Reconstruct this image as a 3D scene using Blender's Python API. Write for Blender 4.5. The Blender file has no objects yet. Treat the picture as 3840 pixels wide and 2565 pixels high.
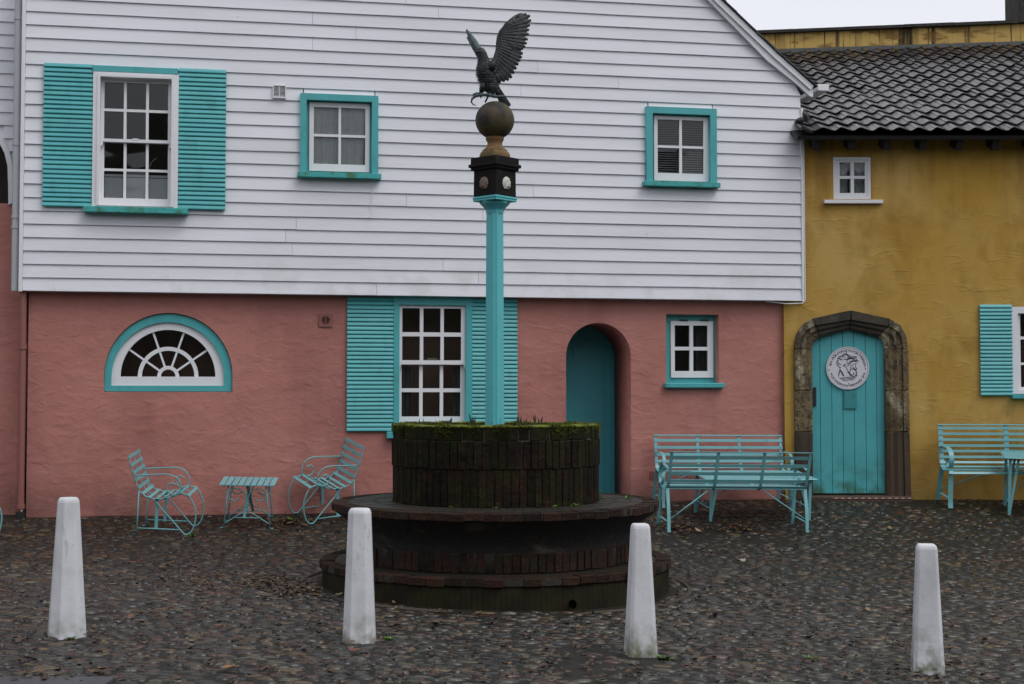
import bpy, bmesh, math, random
import numpy as np
from mathutils import Vector, Matrix, noise as mnoise
random.seed(7); np.random.seed(7)
R = math.radians
scene = bpy.context.scene
C = scene.collection

# ------------------------------------------------------------------ camera, world, light
EYE = Vector((0.0, 0.0, 1.65)); PITCH = R(2.228); FPX = 5333.0
cam_d = bpy.data.cameras.new("camera"); cam_d.lens = 50.0; cam_d.sensor_width = 36.0
cam_d.clip_start = 0.1; cam_d.clip_end = 2000.0
cam = bpy.data.objects.new("camera", cam_d); C.objects.link(cam)
cam.location = EYE; cam.rotation_euler = (math.pi/2 + PITCH, 0, 0)
scene.camera = cam

SUN_EL, SUN_AZ = R(55), R(132)          # azimuth measured from +Y towards +X: behind the camera, to the right
world = bpy.data.worlds.new("World"); scene.world = world; world.use_nodes = True
wt = world.node_tree
for n_ in list(wt.nodes): wt.nodes.remove(n_)
wo = wt.nodes.new("ShaderNodeOutputWorld"); bg = wt.nodes.new("ShaderNodeBackground")
sky = wt.nodes.new("ShaderNodeTexSky"); sky.sky_type = 'NISHITA'; sky.sun_disc = False
sky.sun_elevation = SUN_EL; sky.sun_rotation = SUN_AZ; sky.dust_density = 6.0; sky.air_density = 1.0; sky.ozone_density = 1.0
hs = wt.nodes.new("ShaderNodeHueSaturation"); hs.inputs['Saturation'].default_value = 0.16
wt.links.new(sky.outputs[0], hs.inputs['Color'])
deck = wt.nodes.new("ShaderNodeMix"); deck.data_type = 'RGBA'; deck.inputs[0].default_value = 0.72      # even cloud deck over the clear sky
cn = wt.nodes.new("ShaderNodeTexNoise"); cn.inputs['Scale'].default_value = 1.6; cn.inputs['Detail'].default_value = 4
tcw = wt.nodes.new("ShaderNodeTexCoord"); wt.links.new(tcw.outputs['Generated'], cn.inputs['Vector'])
cm = wt.nodes.new("ShaderNodeMix"); cm.data_type = 'RGBA'; cm.inputs[6].default_value = (8.0, 8.15, 8.95, 1); cm.inputs[7].default_value = (9.0, 9.15, 10.0, 1)
wt.links.new(cn.outputs['Fac'], cm.inputs[0]); wt.links.new(cm.outputs[2], deck.inputs[7])
wt.links.new(hs.outputs[0], deck.inputs[6]); wt.links.new(deck.outputs[2], bg.inputs[0])
bg.inputs[1].default_value = 0.12
wt.links.new(bg.outputs[0], wo.inputs[0])
sun_d = bpy.data.lights.new("sun", 'SUN'); sun_d.energy = 0.95; sun_d.angle = R(36); sun_d.color = (1, 0.98, 0.95)
sun = bpy.data.objects.new("sun", sun_d); C.objects.link(sun)
sdir = Vector((math.sin(SUN_AZ)*math.cos(SUN_EL), math.cos(SUN_AZ)*math.cos(SUN_EL), math.sin(SUN_EL)))
sun.rotation_euler = sdir.to_track_quat('Z', 'Y').to_euler(); sun.location = (0, 0, 30)
vs = scene.view_settings; vs.view_transform = 'Standard'; vs.look = 'None'; vs.gamma = 1.0; vs.use_curve_mapping = False
vs.exposure = 0.0
scene.cycles.max_bounces = 6; scene.cycles.transparent_max_bounces = 8

# ------------------------------------------------------------------ measuring helpers (photo coordinates, 2347 px wide view)
SC = 3840.0/2347.0
CF = Vector((0, math.cos(PITCH), math.sin(PITCH))); CU = Vector((0, -math.sin(PITCH), math.cos(PITCH)))
def ray(px, py):
    return CF + Vector((1, 0, 0))*((px*SC-1920)/FPX) + CU*(-(py*SC-1282.5)/FPX)
def at_depth(px, py, Y):
    d = ray(px, py); return EYE + d*((Y-EYE.y)/d.y)
TH = R(10.57)
_d = ray(62, 1184); P0 = EYE + _d*((0.35-EYE.z)/_d.z)
YW = 17.1                                # the yellow front
def smooth(a, b, x):
    t = min(1, max(0, (x-a)/(b-a))); return t*t*(3-2*t)
WN = Vector((math.sin(TH), -math.cos(TH), 0))
def gz(x, y):
    t = min((x-P0.x)*WN.x+(y-P0.y)*WN.y, YW-y); t = max(t, 0.0)
    base = 0.35 + 0.08*smooth(-1.0, 2.5, x)
    xx = max(-8, min(8, x))
    k = smooth(-2.2, 1.2, x)
    return base*((1-k)*math.exp(-t/1.1)+k*math.exp(-(t/2.15)**1.35)) + 0.055*(1-math.exp(-t/1.5)) - 0.028*xx*(1-math.exp(-t/2.0))
def gnormal(x, y):
    e = 0.15
    return Vector((-(gz(x+e, y)-gz(x-e, y))/(2*e), -(gz(x, y+e)-gz(x, y-e))/(2*e), 1)).normalized()
def G(px, py):
    d = ray(px, py); t = 6.0
    while t < 17.0:
        p = EYE+d*t
        if p.z < gz(p.x, p.y): break
        t += 0.05
    lo, hi = t-0.05, t
    for _ in range(14):
        m_ = (lo+hi)/2; p = EYE+d*m_
        if p.z < gz(p.x, p.y): hi = m_
        else: lo = m_
    p = EYE+d*hi; return Vector((p.x, p.y, gz(p.x, p.y)))

class Frame:
    """a facade: local x along it, y into the building, z up; n = metres proud of it"""
    def __init__(s, O, th):
        s.O = O; s.th = th; s.U = Vector((math.cos(th), math.sin(th), 0)); s.N = Vector((math.sin(th), -math.cos(th), 0))
    def hit(s, px, py, n=0.0):
        d = ray(px, py); t = ((s.O+s.N*n-EYE).dot(s.N))/d.dot(s.N); p = EYE+d*t-s.O
        return p.dot(s.U), p.z
    def u(s, px, py, n=0.0): return s.hit(px, py, n)[0]
    def z(s, px, py, n=0.0): return s.hit(px, py, n)[1]
    def rect(s, x0, x1, y0, y1, n=0.0):
        mx, my = (x0+x1)/2, (y0+y1)/2
        return (s.u(x0, my, n), s.u(x1, my, n), s.z(mx, y1, n), s.z(mx, y0, n))   # u0,u1,z0,z1

# ------------------------------------------------------------------ materials
def mat(name, base, rough=0.6, layers=(), bumps=(), var=0.0, spec=0.5, metallic=0.0, island=None, rough_noise=None, hue=0.0):
    m = bpy.data.materials.new(name); m.use_nodes = True
    nt = m.node_tree; N = nt.nodes; L = nt.links
    b = N['Principled BSDF']; b.inputs['Roughness'].default_value = rough; b.inputs['Metallic'].default_value = metallic
    b.inputs['Specular IOR Level'].default_value = spec
    geo = N.new('ShaderNodeNewGeometry')
    def noise(scale, stretch=(1, 1, 1), detail=4, dist=0.0, rghn=0.55):
        mp = N.new('ShaderNodeMapping'); mp.inputs['Scale'].default_value = stretch
        L.new(geo.outputs['Position'], mp.inputs['Vector'])
        t = N.new('ShaderNodeTexNoise'); t.inputs['Scale'].default_value = scale; t.inputs['Detail'].default_value = detail
        t.inputs['Distortion'].default_value = dist; t.inputs['Roughness'].default_value = rghn
        L.new(mp.outputs[0], t.inputs['Vector']); return t.outputs['Fac']
    def rng(sock, lo, hi, a=0.0, c=1.0):
        r = N.new('ShaderNodeMapRange'); r.inputs[1].default_value = lo; r.inputs[2].default_value = hi
        r.inputs[3].default_value = a; r.inputs[4].default_value = c
        L.new(sock, r.inputs[0]); return r.outputs[0]
    col = None
    if island:
        oi = N.new('ShaderNodeObjectInfo')
        ad = N.new('ShaderNodeMath'); ad.operation = 'ADD'
        L.new(geo.outputs['Random Per Island'], ad.inputs[0]); L.new(oi.outputs['Random'], ad.inputs[1])
        fr = N.new('ShaderNodeMath'); fr.operation = 'FRACT'; L.new(ad.outputs[0], fr.inputs[0])
        rp = N.new('ShaderNodeValToRGB'); rp.color_ramp.interpolation = 'LINEAR'
        els = rp.color_ramp.elements
        while len(els) < len(island): els.new(0.5)
        for k, c_ in enumerate(island):
            els[k].position = k/(len(island)-1); els[k].color = (*c_, 1)
        L.new(fr.outputs[0], rp.inputs[0]); col = rp.outputs[0]
    else:
        rgb = N.new('ShaderNodeRGB'); rgb.outputs[0].default_value = (*base, 1); col = rgb.outputs[0]
    for ly in layers:
        f = noise(ly['s'], ly.get('st', (1, 1, 1)), ly.get('d', 4), ly.get('dist', 0.0))
        f = rng(f, ly['lo'], ly['hi'], 0.0, ly.get('amt', 1.0))
        if 'up' in ly:      # only where the surface looks up
            sx = N.new('ShaderNodeSeparateXYZ'); L.new(geo.outputs['Normal'], sx.inputs[0])
            mu = N.new('ShaderNodeMath'); mu.operation = 'MULTIPLY'
            L.new(f, mu.inputs[0]); L.new(rng(sx.outputs[2], ly['up'], 1.0), mu.inputs[1]); f = mu.outputs[0]
        if 'z' in ly:       # only between two heights (growth, splash, run-off)
            sx = N.new('ShaderNodeSeparateXYZ'); L.new(geo.outputs['Position'], sx.inputs[0])
            mu = N.new('ShaderNodeMath'); mu.operation = 'MULTIPLY'
            L.new(f, mu.inputs[0]); L.new(rng(sx.outputs[2], ly['z'][0], ly['z'][1]), mu.inputs[1]); f = mu.outputs[0]
        mx = N.new('ShaderNodeMix'); mx.data_type = 'RGBA'
        L.new(f, mx.inputs[0]); L.new(col, mx.inputs[6]); mx.inputs[7].default_value = (*ly['c'], 1); col = mx.outputs[2]
    if var or hue:
        oi = N.new('ShaderNodeObjectInfo'); h = N.new('ShaderNodeHueSaturation')
        L.new(rng(oi.outputs['Random'], 0, 1, 1-var, 1+var), h.inputs['Value'])
        if hue: L.new(rng(oi.outputs['Random'], 0, 1, 0.5+hue, 0.5-hue), h.inputs['Hue'])
        L.new(col, h.inputs['Color']); col = h.outputs[0]
    L.new(col, b.inputs['Base Color'])
    if rough_noise:
        s_, lo, hi = rough_noise; L.new(rng(noise(s_), 0.3, 0.7, lo, hi), b.inputs['Roughness'])
    prev = None
    for bp in bumps:
        f = noise(bp['s'], bp.get('st', (1, 1, 1)), bp.get('d', 4), bp.get('dist', 0.0))
        if 'lo' in bp: f = rng(f, bp['lo'], bp['hi'])
        bn = N.new('ShaderNodeBump'); bn.inputs['Distance'].default_value = bp['h']; bn.inputs['Strength'].default_value = bp.get('k', 1.0)
        L.new(f, bn.inputs['Height'])
        if prev: L.new(prev, bn.inputs['Normal'])
        prev = bn.outputs[0]
    if prev: L.new(prev, b.inputs['Normal'])
    return m

M = {}
M['clap'] = mat('white_weatherboard_paint', (0.715, 0.725, 0.775), 0.55, [
    dict(s=2.2, st=(0.35, 0.35, 2.0), lo=0.45, hi=0.8, c=(0.56, 0.57, 0.60), amt=0.5),
    dict(s=24, st=(0.08, 0.08, 1.4), lo=0.60, hi=0.8, c=(0.52, 0.53, 0.55), amt=0.4),
    dict(s=9, st=(1, 1, 1), lo=0.72, hi=0.8, c=(0.45, 0.47, 0.42), amt=0.5),
    dict(s=3, st=(1, 1, .8), lo=0.50, hi=0.68, c=(0.45, 0.46, 0.38), amt=0.4, z=(3.25, 2.95)), dict(s=22, st=(1, 1, .35), lo=0.755, hi=0.78, c=(0.30, 0.17, 0.06), amt=0.85)],
    [dict(s=30, st=(0.1, 0.1, 1.5), h=0.003, k=0.5)], var=0.035)
M['white'] = mat('white_gloss_paint', (0.74, 0.745, 0.77), 0.4, [dict(s=6, lo=0.5, hi=0.85, c=(0.58, 0.6, 0.62), amt=0.5),
    dict(s=30, lo=0.72, hi=0.8, c=(0.3, 0.28, 0.25), amt=0.35)], [dict(s=25, h=0.002, k=0.4)])
M['pink'] = mat('pink_lime_stucco', (0.44, 0.188, 0.158), 0.75, [
    dict(s=1.3, lo=0.35, hi=0.75, c=(0.36, 0.142, 0.118), amt=0.8),
    dict(s=4, st=(1, 1, 0.5), lo=0.55, hi=0.8, c=(0.44, 0.215, 0.195), amt=0.65),
    dict(s=1.6, st=(1, 1, .6), lo=0.35, hi=0.75, c=(0.06, 0.045, 0.03), amt=0.95, z=(0.80, 0.42)),
    dict(s=1.1, st=(1, 1, .25), lo=0.52, hi=0.68, c=(0.24, 0.095, 0.085), amt=0.6),
    dict(s=45, lo=0.74, hi=0.78, c=(0.12, 0.07, 0.06), amt=0.45)],
    [dict(s=2.2, st=(1, 1, 1.3), d=3, dist=.2, h=0.05, k=0.4), dict(s=7, st=(.8, .8, 1.3), d=4, dist=.5, h=0.014, k=0.45, lo=.45, hi=.8), dict(s=40, h=.003, k=.5)], spec=0.3)
M['yellow'] = mat('ochre_limewash', (0.41, 0.235, 0.032), 0.8, [
    dict(s=0.9, st=(1, 1, 0.6), lo=0.38, hi=0.68, c=(0.49, 0.325, 0.105), amt=0.85),
    dict(s=2.6, st=(1, 1, 0.6), lo=0.48, hi=0.74, c=(0.30, 0.155, 0.016), amt=0.7, dist=.6),
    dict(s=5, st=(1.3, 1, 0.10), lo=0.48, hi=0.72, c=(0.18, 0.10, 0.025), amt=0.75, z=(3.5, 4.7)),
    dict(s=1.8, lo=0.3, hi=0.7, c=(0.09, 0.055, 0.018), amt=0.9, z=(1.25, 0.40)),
    dict(s=3.1, st=(1, 1, .8), lo=0.54, hi=0.72, c=(0.20, 0.135, 0.028), amt=0.5), dict(s=14, st=(0.35, 1, 2.4), lo=0.70, hi=0.76, c=(0.10, 0.06, 0.02), amt=0.5)],
    [dict(s=1.8, st=(1, 1, 1.4), d=2, dist=.4, h=0.04, k=0.3), dict(s=5, st=(.6, 1, 2), d=5, dist=1.0, h=0.009, k=0.5, lo=.56, hi=.76), dict(s=40, h=.003, k=.5)], spec=0.25)
M['parapet'] = mat('stained_ochre_parapet', (0.50, 0.34, 0.11), 0.85, [
    dict(s=3, st=(1.0, 1, 0.05), lo=0.54, hi=0.62, c=(0.018, 0.014, 0.01), amt=0.95),
    dict(s=14, st=(1.4, 1, 0.04), lo=0.57, hi=0.64, c=(0.03, 0.022, 0.012), amt=0.9),
    dict(s=2.2, st=(1, 1, 3), lo=0.52, hi=0.62, c=(0.16, 0.09, 0.03), amt=0.8)], [dict(s=10, h=0.02, k=0.5)], spec=.2)
TQ = (0.07, 0.385, 0.405)
def tq(name, base=TQ, var=0.04, dirt=0.5, rough=0.38):
    return mat(name, base, rough, [dict(s=3, lo=0.4, hi=0.8, c=tuple(c_*0.8 for c_ in base), amt=0.6),
        dict(s=9, st=(1, 1, 0.35), lo=0.55, hi=0.75, c=(0.035, 0.20, 0.19), amt=dirt), dict(s=34, lo=0.70, hi=0.74, c=(0.05, 0.10, 0.07), amt=.7),
        dict(s=7, lo=0.66, hi=0.8, c=tuple(min(1, c_*1.12+0.02) for c_ in base), amt=0.6)], [dict(s=40, h=0.002, k=0.4)], var=var)
M['tq'] = tq('turquoise_joinery_paint')
M['tqcol'] = mat('turquoise_column_paint', (0.085, 0.43, 0.46), 0.4, [dict(s=4, st=(1, 1, .4), lo=0.45, hi=0.8, c=(0.05, 0.36, 0.40), amt=0.6),
    dict(s=26, st=(1, 1, .5), lo=0.56, hi=0.62, c=(0.02, 0.025, 0.02), amt=0.95, z=(1.55, 1.28)),
    dict(s=20, lo=0.74, hi=0.78, c=(0.03, 0.06, 0.05), amt=0.7)], [dict(s=18, h=0.004, k=0.5)])
M['tqmetal'] = mat('turquoise_metal_paint', (0.16, 0.40, 0.425), 0.36, [dict(s=3, lo=0.4, hi=0.8, c=(0.10, 0.33, 0.35), amt=0.7),
    dict(s=12, lo=0.6, hi=0.75, c=(0.20, 0.46, 0.47), amt=0.6), dict(s=24, lo=0.66, hi=0.74, c=(0.06, 0.035, 0.02), amt=0.85)], [dict(s=40, h=0.002, k=0.5)], var=0.06)
M['sillgreen'] = mat('mossy_turquoise_sill', (0.045, 0.36, 0.35), 0.5, [dict(s=9, lo=0.5, hi=0.68, c=(0.05, 0.13, 0.025), amt=0.8)], [dict(s=30, h=0.003)])
M['doorT'] = mat('turquoise_door_paint', (0.07, 0.36, 0.385), 0.45, [dict(s=2.5, lo=0.4, hi=0.8, c=(0.045, 0.27, 0.30), amt=0.7),
    dict(s=7, lo=0.42, hi=0.66, c=(0.035, 0.09, 0.03), amt=0.85, z=(1.0, 0.5))], [dict(s=30, st=(1, 1, .2), h=0.003, k=0.4)], var=0.04)
M['doorP'] = mat('dull_turquoise_door', (0.05, 0.33, 0.38), 0.55, [dict(s=2, lo=0.4, hi=0.8, c=(0.035, 0.25, 0.30), amt=0.6)], [dict(s=20, st=(1, 1, .2), h=0.002)])
M['brick'] = mat('wet_mossy_brick', (0.014, 0.008, 0.0055), 0.8, [
    dict(s=5, lo=0.42, hi=0.62, c=(0.007, 0.0055, 0.004), amt=0.9),
    dict(s=9, st=(1, 1, .6), lo=0.58, hi=0.70, c=(0.050, 0.017, 0.010), amt=0.8),
    dict(s=6, st=(1, 1, .6), lo=0.40, hi=0.64, c=(0.014, 0.0155, 0.004), amt=0.85),
    dict(s=6, st=(1, 1, .5), lo=0.36, hi=0.60, c=(0.022, 0.028, 0.004), amt=0.8, z=(1.26, 1.44)),
    dict(s=30, st=(1, 1, .5), lo=0.72, hi=0.77, c=(0.10, 0.09, 0.05), amt=0.7)],
    [dict(s=60, h=0.008, k=0.8), dict(s=14, h=0.02, k=1.0)], var=0.35, hue=0.006, spec=.12)
M['redbrick'] = mat('wet_red_brick', (0.026, 0.0105, 0.0065), 0.7, [
    dict(s=6, lo=0.45, hi=0.66, c=(0.011, 0.008, 0.006), amt=0.9),
    dict(s=9, lo=0.5, hi=0.7, c=(0.016, 0.0175, 0.005), amt=0.9),
    dict(s=40, lo=0.70, hi=0.76, c=(0.16, 0.13, 0.08), amt=0.6)], [dict(s=55, h=0.008, k=0.8), dict(s=15, h=.015)], var=0.5, hue=0.01, spec=.18)
M['mortar'] = mat('dirty_mortar', (0.022, 0.020, 0.013), 0.8, [dict(s=12, lo=0.45, hi=0.65, c=(0.016, 0.015, 0.01), amt=0.9)], [dict(s=50, h=0.006)])
M['flare'] = mat('shade_black_render', (0.010, 0.008, 0.006), 0.85, [  # near-black base carries the shade under the rim; paler patches are weathering
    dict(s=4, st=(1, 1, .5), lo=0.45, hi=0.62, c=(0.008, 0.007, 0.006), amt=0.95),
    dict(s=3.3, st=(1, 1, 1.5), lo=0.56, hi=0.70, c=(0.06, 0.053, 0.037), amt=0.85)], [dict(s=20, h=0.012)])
M['stepside'] = mat('ribbed_mossy_render', (0.021, 0.0175, 0.008), 0.85, [
    dict(s=4, lo=0.4, hi=0.62, c=(0.011, 0.010, 0.006), amt=0.9), dict(s=9, lo=0.5, hi=0.7, c=(0.020, 0.022, 0.006), amt=0.7),
    dict(s=30, st=(1, 1, .1), lo=0.5, hi=0.7, c=(0.02, 0.018, 0.01), amt=0.6)], [dict(s=40, st=(1, 1, .15), h=0.006)], spec=.15)
M['bowltop'] = mat('wet_brick_paving', (0.020, 0.015, 0.011), 0.5, [
    dict(s=7, lo=0.45, hi=0.65, c=(0.017, 0.020, 0.006), amt=0.7), dict(s=12, lo=0.5, hi=0.7, c=(0.02, 0.016, 0.012), amt=0.8)], [dict(s=30, h=0.006)], var=0.25)
M['moss'] = mat('bright_moss', (0.11, 0.135, 0.010), 0.95, [dict(s=12, lo=0.4, hi=0.65, c=(0.055, 0.065, 0.006), amt=0.85)],
    [], island=[(0.06, 0.075, 0.006), (0.15, 0.17, 0.012), (0.10, 0.125, 0.008)])
M['soil'] = mat('dark_wet_soil', (0.014, 0.011, 0.008), 0.9, [], [dict(s=40, h=0.02)])
M['stone'] = mat('lichened_sandstone', (0.16, 0.115, 0.055), 0.85, [
    dict(s=3, st=(1, 1, .5), lo=0.42, hi=0.62, c=(0.06, 0.044, 0.025), amt=0.9),
    dict(s=7, st=(1, 1, .4), lo=0.55, hi=0.68, c=(0.36, 0.31, 0.21), amt=0.85),
    dict(s=16, lo=0.52, hi=0.64, c=(0.03, 0.026, 0.018), amt=0.8)], [dict(s=9, h=0.03), dict(s=40, h=0.012)], var=0.15)
M['stonedark'] = mat('dark_brownstone', (0.065, 0.042, 0.024), 0.8, [
    dict(s=4, st=(1, 1, .3), lo=0.45, hi=0.62, c=(0.022, 0.017, 0.012), amt=0.9)], [dict(s=20, st=(1, 1, .3), h=0.012)], var=0.1)
M['stonetop'] = mat('sooty_hood_stone', (0.05, 0.042, 0.03), 0.85, [dict(s=6, lo=0.45, hi=0.66, c=(0.02, 0.018, 0.013), amt=0.9),
    dict(s=9, lo=.62, hi=.74, c=(.22, .19, .13), amt=.7)], [dict(s=14, h=0.012)])
M['ballstone'] = mat('algae_brown_stone', (0.050, 0.034, 0.014), 0.7, [
    dict(s=7, st=(1, 1, .4), lo=0.44, hi=0.58, c=(0.011, 0.008, 0.006), amt=0.95),
    dict(s=4, lo=0.5, hi=0.68, c=(0.055, 0.052, 0.010), amt=0.8)], [dict(s=40, h=0.004)])
M['neckstone'] = mat('ochre_neck_stone', (0.17, 0.095, 0.032), 0.75, [
    dict(s=8, lo=0.45, hi=0.62, c=(0.07, 0.055, 0.012), amt=0.9), dict(s=14, lo=0.6, hi=0.7, c=(0.03, 0.022, 0.012), amt=0.8)], [dict(s=40, h=0.004)])
M['die'] = mat('black_algae_stone', (0.008, 0.0065, 0.006), 0.8, [dict(s=6, lo=0.6, hi=0.75, c=(0.05, 0.04, 0.018), amt=0.7),
    dict(s=9, lo=.45, hi=.65, c=(.05, .05, .012), amt=.9, up=.3)], [dict(s=40, h=0.004)], spec=.2)
M['shellw'] = mat('white_scallop', (0.55, 0.54, 0.50), 0.6, [dict(s=30, lo=0.5, hi=0.7, c=(0.22, 0.19, 0.15), amt=0.7)])
M['shellb'] = mat('brown_scallop', (0.17, 0.12, 0.09), 0.6, [dict(s=30, lo=0.5, hi=0.7, c=(0.05, 0.035, 0.025), amt=0.8)])
M['bronze'] = mat('verdigris_bronze', (0.011, 0.014, 0.014), 0.45, [
    dict(s=16, lo=0.50, hi=0.70, c=(0.030, 0.056, 0.052), amt=0.65), dict(s=7, lo=0.45, hi=0.65, c=(0.006, 0.007, 0.008), amt=0.7)],
    [dict(s=60, h=0.004)], metallic=0.15)
M['bronzegreen'] = mat('pale_verdigris', (0.042, 0.078, 0.076), 0.5, [dict(s=18, lo=0.45, hi=0.65, c=(0.018, 0.028, 0.028), amt=0.8)], [dict(s=60, h=0.004)])
M['bollard'] = mat('chipped_white_masonry_paint', (0.60, 0.61, 0.635), 0.6, [
    dict(s=6, st=(1, 1, .5), lo=0.45, hi=0.75, c=(0.43, 0.44, 0.45), amt=0.7),
    dict(s=13, st=(1, 1, .35), lo=0.64, hi=0.74, c=(0.30, 0.30, 0.26), amt=0.7),
    dict(s=10, lo=0.40, hi=0.60, c=(0.10, 0.11, 0.04), amt=0.95, z=(0.30, 0.04)),
    dict(s=50, lo=0.71, hi=0.74, c=(0.15, 0.14, 0.12), amt=0.7)],
    [dict(s=9, h=0.010, k=0.5), dict(s=50, h=0.002, k=0.4)])
M['tile'] = mat('wet_dark_pantile', (0.034, 0.031, 0.032), 0.22, [
    dict(s=5, lo=0.55, hi=0.72, c=(0.06, 0.03, 0.02), amt=0.5), dict(s=14, lo=0.62, hi=0.74, c=(0.10, 0.10, 0.08), amt=0.6)],
    [dict(s=45, h=0.006, k=0.6)], var=0.35, rough_noise=(9, 0.14, 0.30), spec=1.0)
M['slate'] = mat('dark_slate', (0.05, 0.05, 0.058), 0.45, [dict(s=9, lo=0.5, hi=0.7, c=(0.09, 0.085, 0.08), amt=0.6)], var=0.3)
M['tar'] = mat('dark_timber', (0.012, 0.010, 0.010), 0.6)
M['chimney'] = mat('dark_chimney_stone', (0.025, 0.022, 0.02), 0.85, [dict(s=8, lo=.5, hi=.7, c=(.05, .042, .03), amt=.7)], [dict(s=15, h=0.02)])
M['lead'] = mat('grey_lead', (0.075, 0.08, 0.08), 0.6, [dict(s=8, lo=0.5, hi=0.7, c=(0.04, 0.045, 0.035), amt=0.7)], [dict(s=12, h=.01)])
M['hole_shade'] = mat('black_hole_shade', (0.002, 0.002, 0.002), 1.0, spec=0.0)  # black colour stands in for the shade inside vents and drain
M['greypipe'] = mat('grey_white_pipe', (0.42, 0.44, 0.46), 0.45)
M['pinkpipe'] = mat('pink_painted_pipe', (0.25, 0.095, 0.078), 0.45)
M['ventpink'] = mat('pink_painted_grille', (0.24, 0.09, 0.075), 0.5)
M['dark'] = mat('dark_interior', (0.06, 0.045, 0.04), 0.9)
M['dark2'] = mat('dim_reddish_interior', (0.34, 0.19, 0.15), 0.9)
M['black'] = mat('black_metal', (0.012, 0.012, 0.014), 0.5)
M['curtain'] = mat('net_curtain_fabric', (0.66, 0.69, 0.69), 0.9, [dict(s=14, lo=.5, hi=.75, c=(.5, .52, .52), amt=.7)])
M['curtaindark'] = mat('dark_curtain_fabric', (0.16, 0.15, 0.145), 0.9)  # even dark grey base colour
M['blind'] = mat('white_blind', (0.62, 0.64, 0.64), 0.5)
M['worktop'] = mat('pale_panel', (0.85, 0.86, 0.87), 0.6)
M['chrome'] = mat('chrome', (0.7, 0.7, 0.72), 0.15, metallic=1.0)
M['sign'] = mat('white_sign_enamel', (0.62, 0.61, 0.66), 0.35, [dict(s=8, lo=.5, hi=.8, c=(.54, .53, .58), amt=.5)])
M['ink'] = mat('dark_indigo_ink', (0.02, 0.016, 0.05), 0.5)
M['plaque'] = mat('turquoise_plaque', (0.04, 0.24, 0.26), 0.4, [dict(s=18, lo=.5, hi=.7, c=(.05, .12, .12), amt=.6)])
M['cobble'] = mat('wet_cobble', (0.05, 0.05, 0.05), 0.27, [dict(s=1.4, lo=.45, hi=.7, c=(.014, .012, .009), amt=.55)], [dict(s=70, h=0.004, k=0.6)], spec=0.5,
    island=[(c_[0]*.38, c_[1]*.36, c_[2]*.265) for c_ in ((0.045, 0.052, 0.062), (0.026, 0.029, 0.036), (0.075, 0.080, 0.083), (0.05, 0.044, 0.036), (0.033, 0.04, 0.05), (0.22, 0.155, 0.09), (0.04, 0.044, 0.053),
            (0.16, 0.068, 0.035), (0.05, 0.054, 0.056), (0.026, 0.024, 0.024), (0.19, 0.185, 0.165), (0.06, 0.043, 0.033), (0.045, 0.054, 0.066))])
M['ground'] = mat('wet_cobble_bedding', (0.012, 0.011, 0.008), 0.65, [
    dict(s=1.5, lo=0.4, hi=0.7, c=(0.012, 0.011, 0.009), amt=0.8), dict(s=6, lo=0.58, hi=0.72, c=(0.016, 0.018, 0.006), amt=0.6),
    dict(s=25, lo=0.45, hi=0.7, c=(0.026, 0.0235, 0.017), amt=0.6)], [dict(s=40, h=0.012), dict(s=120, h=0.004)], spec=.3)
M['leaf'] = mat('fallen_leaf', (0.1, 0.05, 0.02), 0.55, [], [dict(s=40, h=0.004)],
    island=[(0.055, 0.020, 0.009), (0.024, 0.010, 0.006), (0.08, 0.036, 0.013), (0.034, 0.013, 0.008), (0.13, 0.08, 0.03), (0.026, 0.012, 0.008), (0.06, 0.022, 0.009), (0.12, 0.10, 0.05), (0.02, 0.009, 0.006), (0.045, 0.016, 0.008)])
M['weed'] = mat('green_weed', (0.05, 0.11, 0.018), 0.6, island=[(0.05, 0.13, 0.012), (0.11, 0.22, 0.02), (0.07, 0.15, 0.03)])
M['shoot'] = mat('bulb_shoot', (0.035, 0.07, 0.03), 0.6, island=[(0.025, 0.045, 0.02), (0.05, 0.09, 0.03), (0.06, 0.06, 0.03)])
M['kerb'] = mat('slate_kerb', (0.05, 0.054, 0.06), 0.45, [dict(s=5, lo=.45, hi=.7, c=(.03, .03, .032), amt=.7)], [dict(s=30, h=.006)])
M['tapered'] = mat('red_strip', (0.35, 0.08, 0.07), 0.5)
gm = bpy.data.materials.new('window_glass'); gm.use_nodes = True; nt = gm.node_tree
for n_ in list(nt.nodes): nt.nodes.remove(n_)
o_ = nt.nodes.new('ShaderNodeOutputMaterial'); mx_ = nt.nodes.new('ShaderNodeMixShader'); tr_ = nt.nodes.new('ShaderNodeBsdfTransparent')
gl_ = nt.nodes.new('ShaderNodeBsdfGlossy'); fr_ = nt.nodes.new('ShaderNodeFresnel'); fr_.inputs[0].default_value = 1.45
gl_.inputs['Roughness'].default_value = 0.02; tr_.inputs[0].default_value = (0.86, 0.88, 0.88, 1)
tc_ = nt.nodes.new('ShaderNodeTexNoise'); tc_.inputs['Scale'].default_value = 3.0; tc_.inputs['Detail'].default_value = 1.0
gp_ = nt.nodes.new('ShaderNodeNewGeometry'); nt.links.new(gp_.outputs['Position'], tc_.inputs['Vector'])
bp_ = nt.nodes.new('ShaderNodeBump'); bp_.inputs['Distance'].default_value = 0.03; bp_.inputs['Strength'].default_value = 0.15
nt.links.new(tc_.outputs['Fac'], bp_.inputs['Height']); nt.links.new(bp_.outputs[0], gl_.inputs['Normal'])
nt.links.new(fr_.outputs[0], mx_.inputs[0]); nt.links.new(tr_.outputs[0], mx_.inputs[1]); nt.links.new(gl_.outputs[0], mx_.inputs[2])
nt.links.new(mx_.outputs[0], o_.inputs[0]); M['glass'] = gm

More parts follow.
